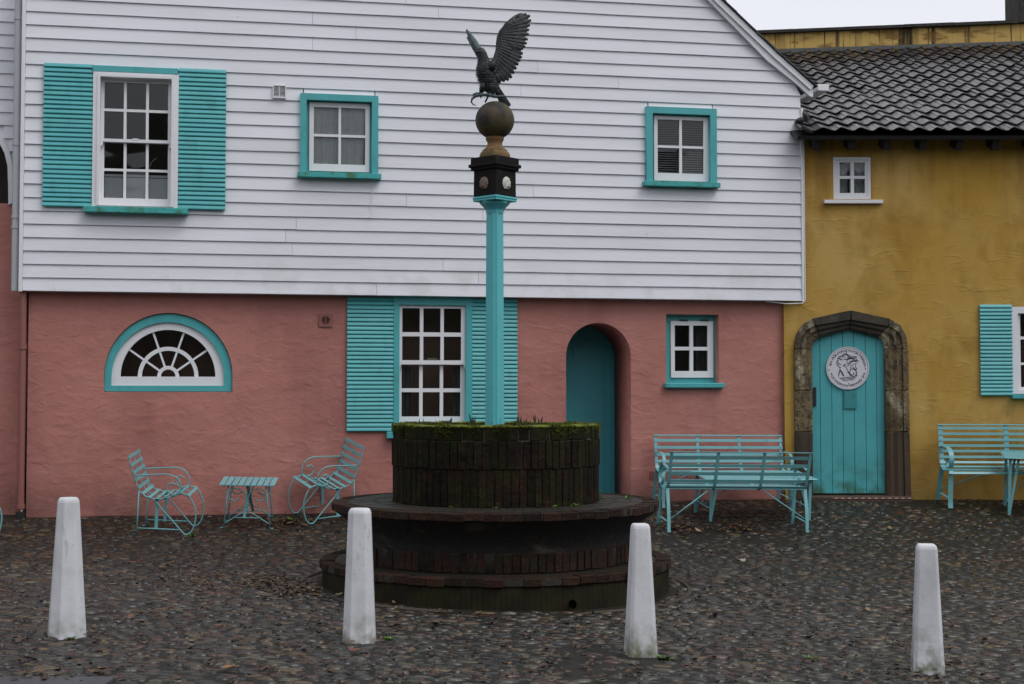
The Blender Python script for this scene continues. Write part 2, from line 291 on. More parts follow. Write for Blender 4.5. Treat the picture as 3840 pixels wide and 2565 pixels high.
# ------------------------------------------------------------------ object helpers
def tag(o, label=None, cat=None, group=None, kind=None):
    if label: o['label'] = label
    if cat: o['category'] = cat
    if group: o['group'] = group
    if kind: o['kind'] = kind
    return o
def empty(name, loc, rot=None, label=None, cat=None, group=None):
    o = bpy.data.objects.new(name, None); C.objects.link(o); o.location = loc; o.empty_display_size = 0.2
    if rot is not None:
        if isinstance(rot, (int, float)): o.rotation_euler = (0, 0, rot)
        else: o.rotation_euler = rot
    return tag(o, label, cat, group)
def link(name, me, parent=None, loc=None, rot=None):
    o = bpy.data.objects.new(name, me); C.objects.link(o)
    if parent is not None: o.parent = parent
    if loc is not None: o.location = loc
    if rot is not None: o.rotation_euler = rot
    return o
class MB:
    def __init__(s): s.v = []; s.f = []
    def add(s, vs, fs):
        b = len(s.v); s.v += [tuple(p) for p in vs]; s.f += [tuple(i+b for i in f) for f in fs]
    def box(s, x0, x1, y0, y1, z0, z1):
        s.add([(x0, y0, z0), (x1, y0, z0), (x1, y1, z0), (x0, y1, z0), (x0, y0, z1), (x1, y0, z1), (x1, y1, z1), (x0, y1, z1)],
              [(0, 3, 2, 1), (4, 5, 6, 7), (0, 1, 5, 4), (1, 2, 6, 5), (2, 3, 7, 6), (3, 0, 4, 7)])
    def bar(s, a, b, w, h, up=Vector((0, 0, 1))):
        a, b = Vector(a), Vector(b); d = (b-a).normalized(); x = d.cross(Vector(up))
        if x.length < 1e-4: x = d.cross(Vector((1, 0, 0)))
        x.normalize(); y = x.cross(d); vs = []
        for p in (a, b):
            for i, j in ((-1, -1), (1, -1), (1, 1), (-1, 1)): vs.append(p+x*(i*w/2)+y*(j*h/2))
        s.add(vs, [(0, 1, 2, 3), (7, 6, 5, 4), (0, 4, 5, 1), (1, 5, 6, 2), (2, 6, 7, 3), (3, 7, 4, 0)])
    def tube(s, pts, r, seg=6, caps=True):
        pts = [Vector(p) for p in pts]; n = len(pts); rs = r if isinstance(r, (list, tuple)) else [r]*n
        vs = []; ref = None
        for i, p in enumerate(pts):
            d = (pts[min(i+1, n-1)]-pts[max(i-1, 0)]).normalized()
            if ref is None:
                ref = Vector((0, 0, 1)) if abs(d.z) < 0.9 else Vector((1, 0, 0))
            x = (ref-d*ref.dot(d)).normalized(); y = d.cross(x); ref = x
            for k in range(seg):
                a = 2*math.pi*k/seg; vs.append(p+(x*math.cos(a)+y*math.sin(a))*rs[i])
        fs = [(i*seg+k, i*seg+(k+1) % seg, (i+1)*seg+(k+1) % seg, (i+1)*seg+k) for i in range(n-1) for k in range(seg)]
        if caps: fs += [tuple(range(seg))[::-1], tuple((n-1)*seg+k for k in range(seg))]
        s.add(vs, fs)
    def lathe(s, prof, seg=48, c=(0, 0), a0=0, rot=0):
        n = len(prof); vs = []
        for r, z in prof:
            for k in range(seg):
                a = 2*math.pi*k/seg+rot; vs.append((c[0]+r*math.cos(a), c[1]+r*math.sin(a), z))
        fs = [(i*seg+k, i*seg+(k+1) % seg, (i+1)*seg+(k+1) % seg, (i+1)*seg+k) for i in range(n-1) for k in range(seg)]
        s.add(vs, fs)
    def mesh(s, name, m, smooth=False):
        me = bpy.data.meshes.new(name); me.from_pydata(s.v, [], s.f)
        bm = bmesh.new(); bm.from_mesh(me); bmesh.ops.recalc_face_normals(bm, faces=bm.faces); bm.to_mesh(me); bm.free()
        me.materials.append(m)
        if smooth: me.polygons.foreach_set('use_smooth', [True]*len(me.polygons))
        me.update(); return me
    def build(s, name, m, parent=None, smooth=False, loc=None, rot=None):
        return link(name, s.mesh(name, m, smooth), parent, loc, rot)
def auto_smooth(o, deg=35):
    me = o.data; me.polygons.foreach_set('use_smooth', [True]*len(me.polygons)); me.set_sharp_from_angle(angle=R(deg)); return o
def bevel(o, w, seg=2, ang=35):
    b = o.modifiers.new('bevel', 'BEVEL'); b.width = w; b.segments = seg; b.limit_method = 'ANGLE'; b.angle_limit = R(ang); return o
def plate_mesh(name, loops, n0, n1, m):
    """outline with holes in the facade plane (u, z), thick from n0 to n1 (proud)"""
    cu = bpy.data.curves.new(name, 'CURVE'); cu.dimensions = '2D'; cu.fill_mode = 'BOTH'; cu.extrude = abs(n1-n0)/2
    for lp in loops:
        sp = cu.splines.new('POLY'); sp.points.add(len(lp)-1)
        for p, q in zip(sp.points, lp): p.co = (q[0], q[1], 0, 1)
        sp.use_cyclic_u = True
    ob = bpy.data.objects.new(name, cu); me = bpy.data.meshes.new_from_object(ob)
    bpy.data.objects.remove(ob); bpy.data.curves.remove(cu)
    mid = (n0+n1)/2
    me.transform(Matrix(((1, 0, 0, 0), (0, 0, -1, -mid), (0, 1, 0, 0), (0, 0, 0, 1))))
    bm = bmesh.new(); bm.from_mesh(me); bmesh.ops.remove_doubles(bm, verts=bm.verts, dist=1e-5); bmesh.ops.recalc_face_normals(bm, faces=bm.faces)
    bm.to_mesh(me); bm.free()
    me.materials.clear(); me.materials.append(m); me.name = name; return me
def plate(name, loops, n0, n1, m, parent=None): return link(name, plate_mesh(name, loops, n0, n1, m), parent)
def rc(u0, u1, z0, z1): return [(u0, z0), (u1, z0), (u1, z1), (u0, z1)]
def fbox(name, u0, u1, z0, z1, n0, n1, m, parent=None, bev=0.004):
    mb = MB(); mb.box(u0, u1, -n1, -n0, z0, z1); o = mb.build(name, m, parent)
    if bev: bevel(o, bev, 1)
    return o
def mirror_arc(cx, cz, r, a0, a1, n, ry=None):
    ry = ry or r
    return [(cx+r*math.cos(R(a0+(a1-a0)*i/n)), cz+ry*math.sin(R(a0+(a1-a0)*i/n))) for i in range(n+1)]
def copy_tree(o, parent=None):
    c = o.copy(); C.objects.link(c)
    if parent is not None: c.parent = parent
    for ch in list(o.children): copy_tree(ch, c)
    return c

# ------------------------------------------------------------------ ground with cobbles
def ground_mesh():
    xs = np.concatenate([[-400, -120, -40, -20], np.arange(-12, 12.01, 0.3), [20, 40, 120, 400]])
    ys = np.concatenate([[-400, -100, -20, 0], np.arange(3, 18.6, 0.25), [25, 60, 150, 700]])
    vs = [(x, y, gz(x, y)) for y in ys for x in xs]; nx = len(xs)
    fs = [(j*nx+i, j*nx+i+1, (j+1)*nx+i+1, (j+1)*nx+i) for j in range(len(ys)-1) for i in range(nx-1)]
    me = bpy.data.meshes.new('ground'); me.from_pydata(vs, [], fs); me.materials.append(M['ground'])
    me.polygons.foreach_set('use_smooth', [True]*len(fs)); return me
ground = tag(link('ground', ground_mesh()), kind='structure')

def unseen_hill():  # unseen hill added behind the camera to darken pane reflections and low sky
    vs = []; nx, ny = 60, 8
    for j in range(ny+1):
        for i in range(nx+1):
            a = R(185+170*i/nx); r_ = 26+j*6; x, y = r_*math.cos(a)*1.3, 4+r_*math.sin(a)
            h = 19*smooth(0, 1, j/ny*1.4)*(.8+.3*mnoise.noise(Vector((x*.05, y*.05, 1))))+1.6*mnoise.noise(Vector((x*.35, y*.35, 7)))*(j > 0)
            vs.append((x, y, h if j else -.3))
    fs = [(j*(nx+1)+i, (j+1)*(nx+1)+i, (j+1)*(nx+1)+i+1, j*(nx+1)+i+1) for j in range(ny) for i in range(nx)]
    mb = MB(); mb.add(vs, fs)
    return tag(mb.build('added_hillside', mat('added_hill_green', (0.035, 0.045, 0.02), 0.9, [dict(s=.6, lo=.4, hi=.65, c=(.015, .02, .01))], [dict(s=1.5, h=.6)])), kind='structure')
unseen_hill()
ZP = 12.1                                                    # planter
PC = at_depth(1136.5, 1275, ZP); PCX = PC.x
G0 = gz(PCX, ZP)                                             # ground under the planter
def stone_verts(seg, rings):
    vs = [(0, 0, 1.0)]
    for i in range(1, rings+1):
        a = (math.pi/2)*i/rings
        for k in range(seg):
            b = 2*math.pi*k/seg; vs.append((math.sin(a)*math.cos(b), math.sin(a)*math.sin(b), math.cos(a)))
    fs = [(0, 1+k, 1+(k+1) % seg) for k in range(seg)]
    for i in range(rings-1):
        a0, a1 = 1+i*seg, 1+(i+1)*seg
        fs += [(a0+k, a1+k, a1+(k+1) % seg, a0+(k+1) % seg) for k in range(seg)]
    return np.array(vs), fs
def cobbles():
    rng = np.random.default_rng(3)
    spots = []
    py = 0.082; y = 6.6; row = 0
    while y < 17.4:
        half = 0.36*y*1.08+1.9; px = 0.118
        x = -half + rng.uniform(0, px)
        while x < half:
            sx = rng.choice([.55, .75, .9, 1.0, 1.15, 1.4])*rng.uniform(.9, 1.1)
            X = x+rng.uniform(-.012, .012); Y = y+rng.uniform(-.014, .014)+0.03*math.sin(X*1.7+row*.13)
            spots.append((X, Y, sx)); x += px*sx
        y += py*rng.uniform(0.9, 1.1); row += 1
    out = []
    for X, Y, sx in spots:
        t = min((X-P0.x)*WN.x+(Y-P0.y)*WN.y, YW-Y)
        if t < 0.06: continue
        r = math.hypot(X-PCX, Y-ZP)
        if r < 1.50 or 1.60 < r < 1.655: continue
        if mnoise.noise(Vector((X*.9, Y*.9, 3.1))) > 0.42 and rng.random() < 0.55: continue
        out.append((X, Y, sx))
    P = np.array(out); n = len(P)
    rx = 0.0575*P[:, 2]*rng.uniform(.85, 1.08, n); ry = rng.uniform(.026, .041, n); rz = rng.uniform(.007, .019, n)
    ya = rng.normal(0, .22, n)
    r = np.hypot(P[:, 0]-PCX, P[:, 1]-ZP); ring = r < 1.62
    ya[ring] = np.arctan2(P[ring, 1]-ZP, P[ring, 0]-PCX)+math.pi/2
    gzv = np.array([gz(a, b) for a, b in P[:, :2]]); nrm = [gnormal(a, b) for a, b in P[:, :2]]
    order = np.argsort(P[:, 1]+0.35*np.abs(P[:, 0])/4)
    inview = [i for i in order if abs(P[i, 0]) < 0.36*P[i, 1]-0.02 and P[i, 1] > 8.15]
    single = set(inview[:300]); rest_near = [i for i in range(n) if i not in single and P[i, 1] < 12.5]
    rest_far = [i for i in range(n) if i not in single and P[i, 1] >= 12.5]
    def warp(base, i):
        v = base.copy(); ang = np.arctan2(v[:, 1], v[:, 0]); ph = rng.uniform(0, 6.28, 3)
        k = 1+.10*np.sin(2*ang+ph[0])+.08*np.sin(3*ang+ph[1]); sq = rng.uniform(.55, .9)
        v[:, 2] = np.power(np.clip(v[:, 2], 0, 1), sq)
        v[:, 0] *= k*rx[i]; v[:, 1] *= k*ry[i]; v[:, 2] = v[:, 2]*rz[i]*(1+.15*np.sin(ang+ph[2]))-0.002
        c, s_ = math.cos(ya[i]), math.sin(ya[i])
        x = v[:, 0]*c-v[:, 1]*s_; y_ = v[:, 0]*s_+v[:, 1]*c
        nn = nrm[i]; z = v[:, 2]-(nn.x*x+nn.y*y_)/nn.z
        return np.stack([x, y_, z], 1)
    for name, ids, sg, rg in (('cobblestones', rest_near, 9, 3), ('cobblestones', rest_far, 7, 2)):
        base, fs = stone_verts(sg, rg); nb = len(base)
        V = np.concatenate([warp(base, i)+np.array([P[i, 0], P[i, 1], gzv[i]]) for i in ids])
        tri = np.array([f for f in fs if len(f) == 3]); qd = np.array([f for f in fs if len(f) == 4])
        off = (np.arange(len(ids))*nb)[:, None, None]
        T = (tri[None]+off).reshape(-1); Q = (qd[None]+off).reshape(-1)
        nt_, nq = len(T)//3, len(Q)//4
        me = bpy.data.meshes.new(name); me.vertices.add(len(V)); me.vertices.foreach_set('co', V.astype(np.float32).ravel())
        me.loops.add(len(T)+len(Q)); me.loops.foreach_set('vertex_index', np.concatenate([T, Q]).astype(np.int32))
        me.polygons.add(nt_+nq); st = np.concatenate([np.arange(nt_)*3, nt_*3+np.arange(nq)*4])
        me.polygons.foreach_set('loop_start', st.astype(np.int32))
        me.polygons.foreach_set('use_smooth', [True]*(nt_+nq)); me.update(calc_edges=True); me.validate()
        me.materials.append(M['cobble']); tag(link(name, me, ground), kind='stuff')
    base, fs = stone_verts(10, 3)
    for i in single:
        me = bpy.data.meshes.new('cobble'); me.from_pydata(warp(base, i).tolist(), [], fs); me.materials.append(M['cobble'])
        me.polygons.foreach_set('use_smooth', [True]*len(fs))
        link('cobble', me, ground, (P[i, 0], P[i, 1], gzv[i]))
cobbles()
# ring of thin edging laid round the planter
mb = MB(); vs = []; sg = 120
for k in range(sg):
    a = 2*math.pi*k/sg
    for r_, dz in ((1.608, .004), (1.615, .016), (1.64, .016), (1.647, .004)):
        x, y = PCX+r_*math.cos(a), ZP+r_*math.sin(a); vs.append((x, y, gz(x, y)+dz))
mb.add(vs, [(k*4+j, ((k+1) % sg)*4+j, ((k+1) % sg)*4+j+1, k*4+j+1) for k in range(sg) for j in range(3) if not 255 < 360*k/sg < 295])
mb.build('edging_ring', mat('brown_edging', (0.05, 0.036, 0.022), 0.7, [dict(s=1.2, lo=.42, hi=.58, c=(.015, .013, .01), amt=.95)]), ground)
# flagstone kerb, bottom left corner
k0, k1 = G(-40, 1557), G(270, 1559)
mb = MB(); mb.box(k0.x-1.5, k1.x, k0.y-0.9, (k0.y+k1.y)/2, gz(-2, 8)-0.2, gz(k1.x, k1.y)+0.03)
kerb = tag(bevel(mb.build('kerb', M['kerb']), .01), kind='structure')

# ------------------------------------------------------------------ the weatherboarded house
F = Frame(Vector((P0.x, P0.y, 0.35)), TH)
house = empty('weatherboard_house', F.O, TH, 'long white weatherboarded house over pink stucco ground floor with turquoise windows', 'house')
NC = 0.15                                                   # weatherboard face, proud of the pink wall
NB = 0.085                                                  # backing behind the boards
uL = F.u(48.5, 400, NC); uR = F.u(1839.5, 560, NC)
zB = F.z(900, 677, NC); zEave = F.z(1857, 221, NC); zTop = F.z(300, -70, NC)
low_edge = [F.hit(x, y, NC) for x, y in ((1857, 221), (1828, 193.7), (1757, 136), (1695.7, 74), (1623, 0), (1555, -70))]
def u_end(z):
    if z <= zEave: return uR
    for (ua, za), (ub, zb) in zip(low_edge, low_edge[1:]):
        if z <= zb: return min(uR, ua+(ub-ua)*(z-za)/(zb-za))
    return low_edge[-1][0]
# openings in the boarded wall: photo rectangles of what sits in it
W1 = F.rect(100, 517.6, 152, 484, NC); W2 = F.rect(687.6, 866.3, 218, 402, NC); W3 = F.rect(1479.2, 1640.5, 248, 422, NC)
o1 = F.rect(214, 408.5, 163, 480, NC); o2 = F.rect(704, 850, 232, 398, NC); o3 = F.rect(1494, 1626, 262, 418, NC)
zt = zTop
gable = [(uL, zB), (uR, zB), (uR, zEave-.05)]+[(a-.02, b-.03) for a, b in low_edge[1:]]+[(uL, low_edge[-1][1]-.03)]
wu = plate('upper_wall', [gable, rc(*o1), rc(*o2), rc(*o3)], -0.12, NB, M['clap'], house)
# boards
e = 0.1462
def plank(u0, u1b, u1t, z0, k, e=0.1462):
    n = max(2, int((u1b-u0)/0.45)); vs = []; fs = []
    def jit(u): return 0.0035*mnoise.noise(Vector((u*1.3, z0*7, k*.37)))
    for i in range(n+1):
        t = i/n; ub = u0+(u1b-u0)*t; ut = u0+(u1t-u0)*t; j = jit(ub)
        nb = NC+0.002*mnoise.noise(Vector((ub*1.1, k*1.7, 5)))
        vs += [(ub, -(NB+.004), z0+j), (ub, -nb, z0+j), (ub, -nb, z0+j+.004), (ut, -(NC-.017), z0+e-.0012), (ut, -(NB+.004), z0+e-.0012)]
    for i in range(n):
        a, b = i*5, (i+1)*5
        fs += [(a+q, b+q, b+q+1, a+q+1) for q in range(4)]
    fs += [(0, 1, 2, 3, 4), tuple(n*5+q for q in (4, 3, 2, 1, 0))]
    m_ = MB(); m_.add(vs, fs); m_.build('plank', M['clap'], house)
zz = zB; k = 0
holes = [F.rect(213.5, 409, 152, 481, NC), W2, W3]
shut1 = W1
while zz < zTop:
    ub, ut = u_end(zz), u_end(zz+e)
    cuts = []
    if zz+e > holes[0][2]+.005 and zz < holes[0][3]-.02: cuts.append((holes[0][0]+.012, holes[0][1]-.012))
    for (a, b, c_, d_) in (W2, W3):
        if zz+e > c_+.02 and zz < d_-.06: cuts.append((a+.03, b-.03))
    segs = []; cur = uL+.03
    for a, b in cuts: segs.append((cur, a, a)); cur = b
    segs.append((cur, ub-.012, ut-.012))
    for a, b, c_ in segs:
        L_ = b-a
        if L_ > 3.4:                                   # a butt joint somewhere along a long run
            j = a+L_*random.uniform(.3, .7); plank(a, j-.0015, j-.0015, zz, k); plank(j+.0015, b, c_, zz+random.uniform(-.002, .002), k+50)
        else: plank(a, b, c_, zz, k)
    for a, b, tp in ((holes[0][0], holes[0][1], F.z(311, 155.5, NC)), (W2[0]+.03, W2[1]-.03, W2[3]), (W3[0]+.03, W3[1]-.03, W3[3])):
        if zz-.03 < tp < zz+e-.015: z_ = max(zz, tp-.004); plank(a+.012, b-.012, b-.012, z_, k, zz+e-z_)
    zz += e; k += 1
fbox('corner_board', uL-.012, uL+.028, zB-.012, zTop, -.12, NC+.012, M['white'], house)
fbox('corner_board', uR-.014, uR+.016, zB-.012, zEave-.15, -.12, NC+.012, M['white'], house)
# barge board and verge
oedge = [F.hit(x, y, NC+.05) for x, y in ((1863.6, 198), (1830, 168), (1783, 126.5), (1721, 68), (1650, 0), (1581, -70))]
ledge = [F.hit(x, y, NC+.05) for x, y in ((1863.6, 222), (1857, 221), (1828, 193.7), (1757, 137), (1695.7, 74), (1623, 0), (1555, -70))]
plate('barge_board', [oedge+ledge[::-1]], NC+.004, NC+.05, M['white'], house)
cap = [(a, b) for a, b in oedge]; cap2 = [(a-.045, b-.045) for a, b in oedge]
plate('barge_moulding', [cap+cap2[::-1]], NC+.052, NC+.075, M['white'], house)
# roof slab going back, and the slates along its verge
roof = MB(); vs = []
for a, b in oedge+[(oedge[-1][0]-.4, oedge[-1][1]+.42)]:
    for n_, dz in ((NC+.07, .004), (NC+.07, .016), (-5, .016), (-5, .004)): vs.append((a+dz*.6, -n_, b+dz))
m_ = len(oedge)+1
roof.add(vs, [(i*4+q, (i+1)*4+q, (i+1)*4+(q+1) % 4, i*4+(q+1) % 4) for i in range(m_-1) for q in range(4)]+[(0, 1, 2, 3), tuple((m_-1)*4+q for q in (3, 2, 1, 0))])
rf = roof.build('roof', M['slate'], house)
sl = MB(); sl.box(-.16, .16, -.16, .16, 0, .009); slme = sl.mesh('slate', M['slate'])
path = [Vector((a, 0, b)) for a, b in oedge]
for i in range(len(path)-1):
    a, b = path[i], path[i+1]; n_ = max(1, round((b-a).length/.17)); ang = math.atan2((b-a).z, (b-a).x)
    for q in range(n_):
        p = a+(b-a)*((q+.5)/n_)
        for dep in range(2):
            link('slate', slme, rf, (p.x+.012, -(NC-.06)+dep*.34, p.z+.018+.003*dep), (0, -(ang)-.03+random.uniform(-.03, .03), 0))
# eave end box beyond the barge board
eb = F.rect(1863.5, 1889, 199, 214, NC-.2); fbox('eave_box', eb[0], eb[1], eb[2], eb[3], -.6, NC-.05, M['white'], house)
# house body behind
mb = MB(); mb.box(uL, uL+.02, .14, 5.5, -.4, zTop); mb.box(uR-.03, uR-.01, .14, 5.5, zB, zEave); mb.box(uL, uR, 5.48, 5.5, -.4, zTop)
mb.box(uL, low_edge[-1][0]-.05, .13, 5.5, zTop-.05, zTop-.03)
mb.build('body_wall', M['clap'], house)
mb = MB(); mb.box(uL+.02, uR-.03, .13, 5.4, zB+.01, zB+.05); mb.build('floor_deck', M['tar'], house)

# --- pink ground floor with its openings
pl = F.u(62, 1000); pr = F.u(1799, 900)
fr_fan = F.rect(238.8, 533, 717, 898); r4 = F.rect(901.5, 1080.8, 687, 988); r5 = F.rect(1526.8, 1647.5, 720.4, 879)
ra = F.rect(1297.5, 1446.5, 740, 1150)
def arch_loop(u0, u1, z0, zt, n=24):
    r = (u1-u0)/2; c_ = (u0+u1)/2; return [(u0, z0), (u1, z0)]+mirror_arc(c_, zt-r, r, 0, 180, n)
pk = [(pl, -.45), (ra[0], -.45), (ra[0], -.2)]
fan_loop = arch_loop(*fr_fan); arch = arch_loop(ra[0], ra[1], -.3, ra[3])
wp = plate('pink_wall', [rc(pl, pr, -.45, zB+.03), fan_loop, rc(*r4), rc(*r5), arch], -.78, 0, M['pink'], house)

# --- window builders
panes_rng = random.Random(5)
def pane(parent, u0, u1, z0, z1, n):
    mb = MB(); du = panes_rng.uniform(-.0025, .0025); dz = panes_rng.uniform(-.0025, .0025)
    c_ = [(u0, -(n+du+dz), z0), (u1, -(n-du+dz), z0), (u1, -(n-du-dz), z1), (u0, -(n+du-dz), z1)]
    mb.add(c_+[(x, y+.003, z) for x, y, z in c_], [(0, 1, 2, 3), (7, 6, 5, 4), (0, 4, 5, 1), (1, 5, 6, 2), (2, 6, 7, 3), (3, 7, 4, 0)])
    return mb.build('pane', M['glass'], parent)
def interior(parent, u0, u1, z0, z1, n, depth=.55):
    mb = MB(); a, b = -n, -n+depth
    mb.add([(u0, a, z0), (u1, a, z0), (u1, b, z0), (u0, b, z0), (u0, a, z1), (u1, a, z1), (u1, b, z1), (u0, b, z1)],
           [(0, 1, 2, 3), (7, 6, 5, 4), (1, 5, 6, 2), (0, 3, 7, 4), (3, 2, 6, 7)])
    return mb.build('interior', M['dark2'] if depth == .6 else M['dark'], parent)
def sash(parent, outer, cols, rows, n0, n1, m=None, name='sash'):
    loops = [rc(*outer)]+[rc(a, b, c_, d_) for a, b in cols for c_, d_ in rows]
    s_ = plate(name, loops, n0, n1, m or M['white'], parent)
    for a, b in cols:
        for c_, d_ in rows: pane(parent, a-.004, b+.004, c_-.004, d_+.004, (n0+n1)/2)
    return s_
def cols_of(xs, y, n, fr=None): fr = fr or F; return [(fr.u(a, y, n), fr.u(b, y, n)) for a, b in xs]
def rows_of(ys, x, n, fr=None): fr = fr or F; return [(fr.z(x, b, n), fr.z(x, a, n)) for a, b in ys]
def shutter(parent, u0, u1, z0, z1, n, count, skew=0.0):
    sh = fbox('shutter', u0+.004, u1-.004, z0+.004, z1-.004, n, n+.014, M['tq'], parent, 0)
    h = (z1-z0)/count
    mb = MB(); w = (u1-u0)
    prof = [(0.014, 0.0), (0.034, 0.0015), (0.040, .010), (0.036, h*.55), (0.026, h-.003), (0.014, h-.001)]
    vs = []
    for u in (0, w/2, w):
        for a, b in prof: vs.append((u, -a, b))
    q = len(prof)
    fs = [(i*q+j, (i+1)*q+j, (i+1)*q+j+1, i*q+j+1) for i in range(2) for j in range(q-1)]+[tuple(range(q)), tuple(2*q+j for j in reversed(range(q)))]
    mb.add(vs, fs); me = mb.mesh('slat', M['tq'])
    for i in range(count):
        link('slat', me, sh, (u0, -n, z0+i*h), (panes_rng.uniform(-.05, .03), panes_rng.uniform(-.004, .004)+skew, 0))
    return sh
def curtain(parent, u0, u1, z0, z1, n, m, amp=.018, waves=7, taper=0.0, name='curtain'):
    mb = MB(); nx, nz = 60, 6; ph = panes_rng.uniform(0, 6)
    vs = []
    for j in range(nz+1):
        tz = j/nz
        for i in range(nx+1):
            t = i/nx; w = math.sin(t*waves*6.283+ph+.8*math.sin(t*5+ph))*.7+.5*math.sin(t*waves*2.3*6.283+ph*2)
            uu = u0+(u1-taper*(1-tz)-u0)*t
            vs.append((uu, -n+amp*w*(1.0-.35*tz), z0+(z1-z0)*tz))
    mb.add(vs, [(j*(nx+1)+i, j*(nx+1)+i+1, (j+1)*(nx+1)+i+1, (j+1)*(nx+1)+i) for j in range(nz) for i in range(nx)])
    return mb.build(name, m, parent, True)

# W1: shuttered double-hung sash, upper left
fr = F.rect(213.4, 409, 169.5, 477, NC); inn = F.rect(229.8, 393, 181, 474, NC)
w1 = plate('window', [rc(*fr), rc(*inn)], .0, NC+.055, M['white'], house); w1['label'] = 'tall white sash window of twelve panes between turquoise shutters, upper floor'
plate('architrave_bead', [rc(inn[0]-.03, inn[1]+.03, inn[2], inn[3]+.03), rc(*inn)], NC+.057, NC+.072, M['white'], w1)
cx = [(238.6, 283.5), (289.8, 334.4), (340.6, 385)]
cl = cols_of(cx, 320, .09)
sash(w1, (inn[0]-.01, inn[1]+.01, F.z(311, 327.5, .09), inn[3]+.01), cl, rows_of([(191.5, 252), (258, 320.5)], 311, .09), .075, .115)
sash(w1, (inn[0]-.01, inn[1]+.01, inn[2]-.01, F.z(311, 323, .03)), cl, rows_of([(329.5, 389), (394.5, 456)], 311, .03), .03, .07)
for uu in (inn[0]+.012, inn[1]-.012):
    mb = MB(); z_ = F.z(311, 327.5, .09); mb.add([(uu-.016, -.113, z_), (uu+.016, -.113, z_), (uu+.006*(1 if uu > 0 else 1), -.113, z_-.05), (uu-.016, -.113, z_-.05),
        (uu-.016, -.077, z_), (uu+.016, -.077, z_), (uu+.006, -.077, z_-.05), (uu-.016, -.077, z_-.05)],
        [(0, 3, 2, 1), (4, 5, 6, 7), (0, 1, 5, 4), (1, 2, 6, 5), (2, 3, 7, 6), (3, 0, 4, 7)]); mb.build('sash_horn', M['white'], w1)
fbox('sash_lock', F.u(304, 320, .12), F.u(318, 320, .12), F.z(311, 321, .12), F.z(311, 317.5, .12), .08, .118, M['chrome'], w1, 0)
interior(w1, inn[0]-.1, inn[1]+.1, inn[2]-.05, inn[3]+.1, -.02, 1.2)
bz = F.z(311, 401, .0); b0 = F.z(311, 460, .0)
fbox('back_panel', inn[0]-.05, inn[1]+.05, b0-.1, bz, .0, .012, M['worktop'], w1, 0)
fbox('panel_ledge', inn[0]-.05, inn[1]+.05, bz-.035, bz-.028, .012, .017, M['curtaindark'], w1, 0)
mb = MB(); ta = F.hit(343, 388, -.2); tb = F.hit(357, 362, -.2)
mb.tube([(ta[0], .2, ta[1]-.1), (ta[0], .2, ta[1]), (ta[0]+.01, .2, ta[1]+.06), (tb[0]-.01, .2, tb[1]-.01), (tb[0]+.02, .2, tb[1])], .006, 6); mb.build('tap', M['chrome'], w1, True)
hd = F.rect(213.4, 409, 155.5, 169.5, NC); fbox('head_board', hd[0]+.001, hd[1]-.001, hd[2], hd[3], .12, NC+.06, M['tq'], house)
s_ = F.rect(191, 431, 475.5, 488.5, NC+.08); fbox('window_sill', s_[0], s_[1], s_[2], s_[3], .1, NC+.12, M['sillgreen'], house)
zt1, zb1 = F.z(100, 145, NC), F.z(100, 474, NC); zt1b, zb1b = F.z(517, 160.5, NC), F.z(517, 482, NC)
shutter(house, F.u(100, 310, NC), F.u(213.4, 310, NC)-.002, (zb1*2+zb1b)/3, (zt1*2+zt1b)/3, NC+.006, 31)
shutter(house, F.u(409, 310, NC)+.002, F.u(517.6, 310, NC), (zb1+zb1b*2)/3, (zt1+zt1b*2)/3, NC+.006, 31)

# W2 and W3: small casements in turquoise frames
def casement(rect_out, xs_sash, ys_sash, cx, ry, sill, midx, midy, label, fw=14.6):
    x0, x1, y0, y1 = rect_out
    o = F.rect(x0, x1, y0, y1, NC); i_ = F.rect(x0+fw, x1-fw, y0+fw, y1+2, NC)
    w = plate('window', [rc(*o), rc(*i_)], .07, NC+.045, M['tq'], house); w['label'] = label
    sr = F.rect(xs_sash[0], xs_sash[1], ys_sash[0], ys_sash[1], .10)
    plate('inner_frame', [rc(i_[0]-.02, i_[1]+.02, i_[2]-.02, i_[3]+.02), rc(sr[0]-.003, sr[1]+.003, sr[2]-.003, sr[3]+.003)], .0, .105, M['tq'], w)
    sash(w, sr, cols_of(cx, midy, .11), rows_of(ry, midx, .11), .08, .125)
    q = F.rect(sill[0], sill[1], sill[2], sill[3], NC+.06); fbox('sill', q[0], q[1], q[2], q[3], .1, NC+.10, M['sillgreen'], w)
    interior(w, sr[0]-.05, sr[1]+.05, sr[2]-.05, sr[3]+.05, -.01, .8)
    return w, sr
w2, sr2 = casement((687.6, 866.3, 218, 402), (708.8, 846.6), (236.8, 394), [(719.2, 775.7), (781.4, 837.1)], [(247.3, 309), (314.8, 377)], (682, 873.4, 396.5, 408.5), 777, 312,
    'small white window with drawn grey curtains in turquoise frame, upper floor')
curtain(w2, sr2[0]+.02, sr2[0]+.30, sr2[2]+.03, sr2[3], .062, M['curtain'], .012, 3)
curtain(w2, sr2[0]+.30, sr2[1]-.045, sr2[2]+.03, sr2[3], .062, M['curtain'], .012, 2.4, .03)
w3, sr3 = casement((1479.2, 1640.5, 248, 423), (1497.8, 1622.3), (267.6, 415.9), [(1506.5, 1556.4), (1562.2, 1611.8)], [(275.5, 334.8), (340.2, 397.8)], (1475, 1649.3, 417.5, 428.3), 1559, 337,
    'small white window with slatted blind in turquoise frame, upper floor near the roof end', 14.7)
nb_ = 26; bl = MB(); bl.box(0, sr3[1]-sr3[0]-.02, -.012, .012, -.001, .001); blme = bl.mesh('blind_slat', M['blind'])
for i in range(nb_):
    z_ = sr3[2]+.03+(sr3[3]-sr3[2]-.06)*i/nb_; link('blind_slat', blme, w3, (sr3[0]+.01, -.062, z_), (R(28 if i < 14 else 12), 0, 0))
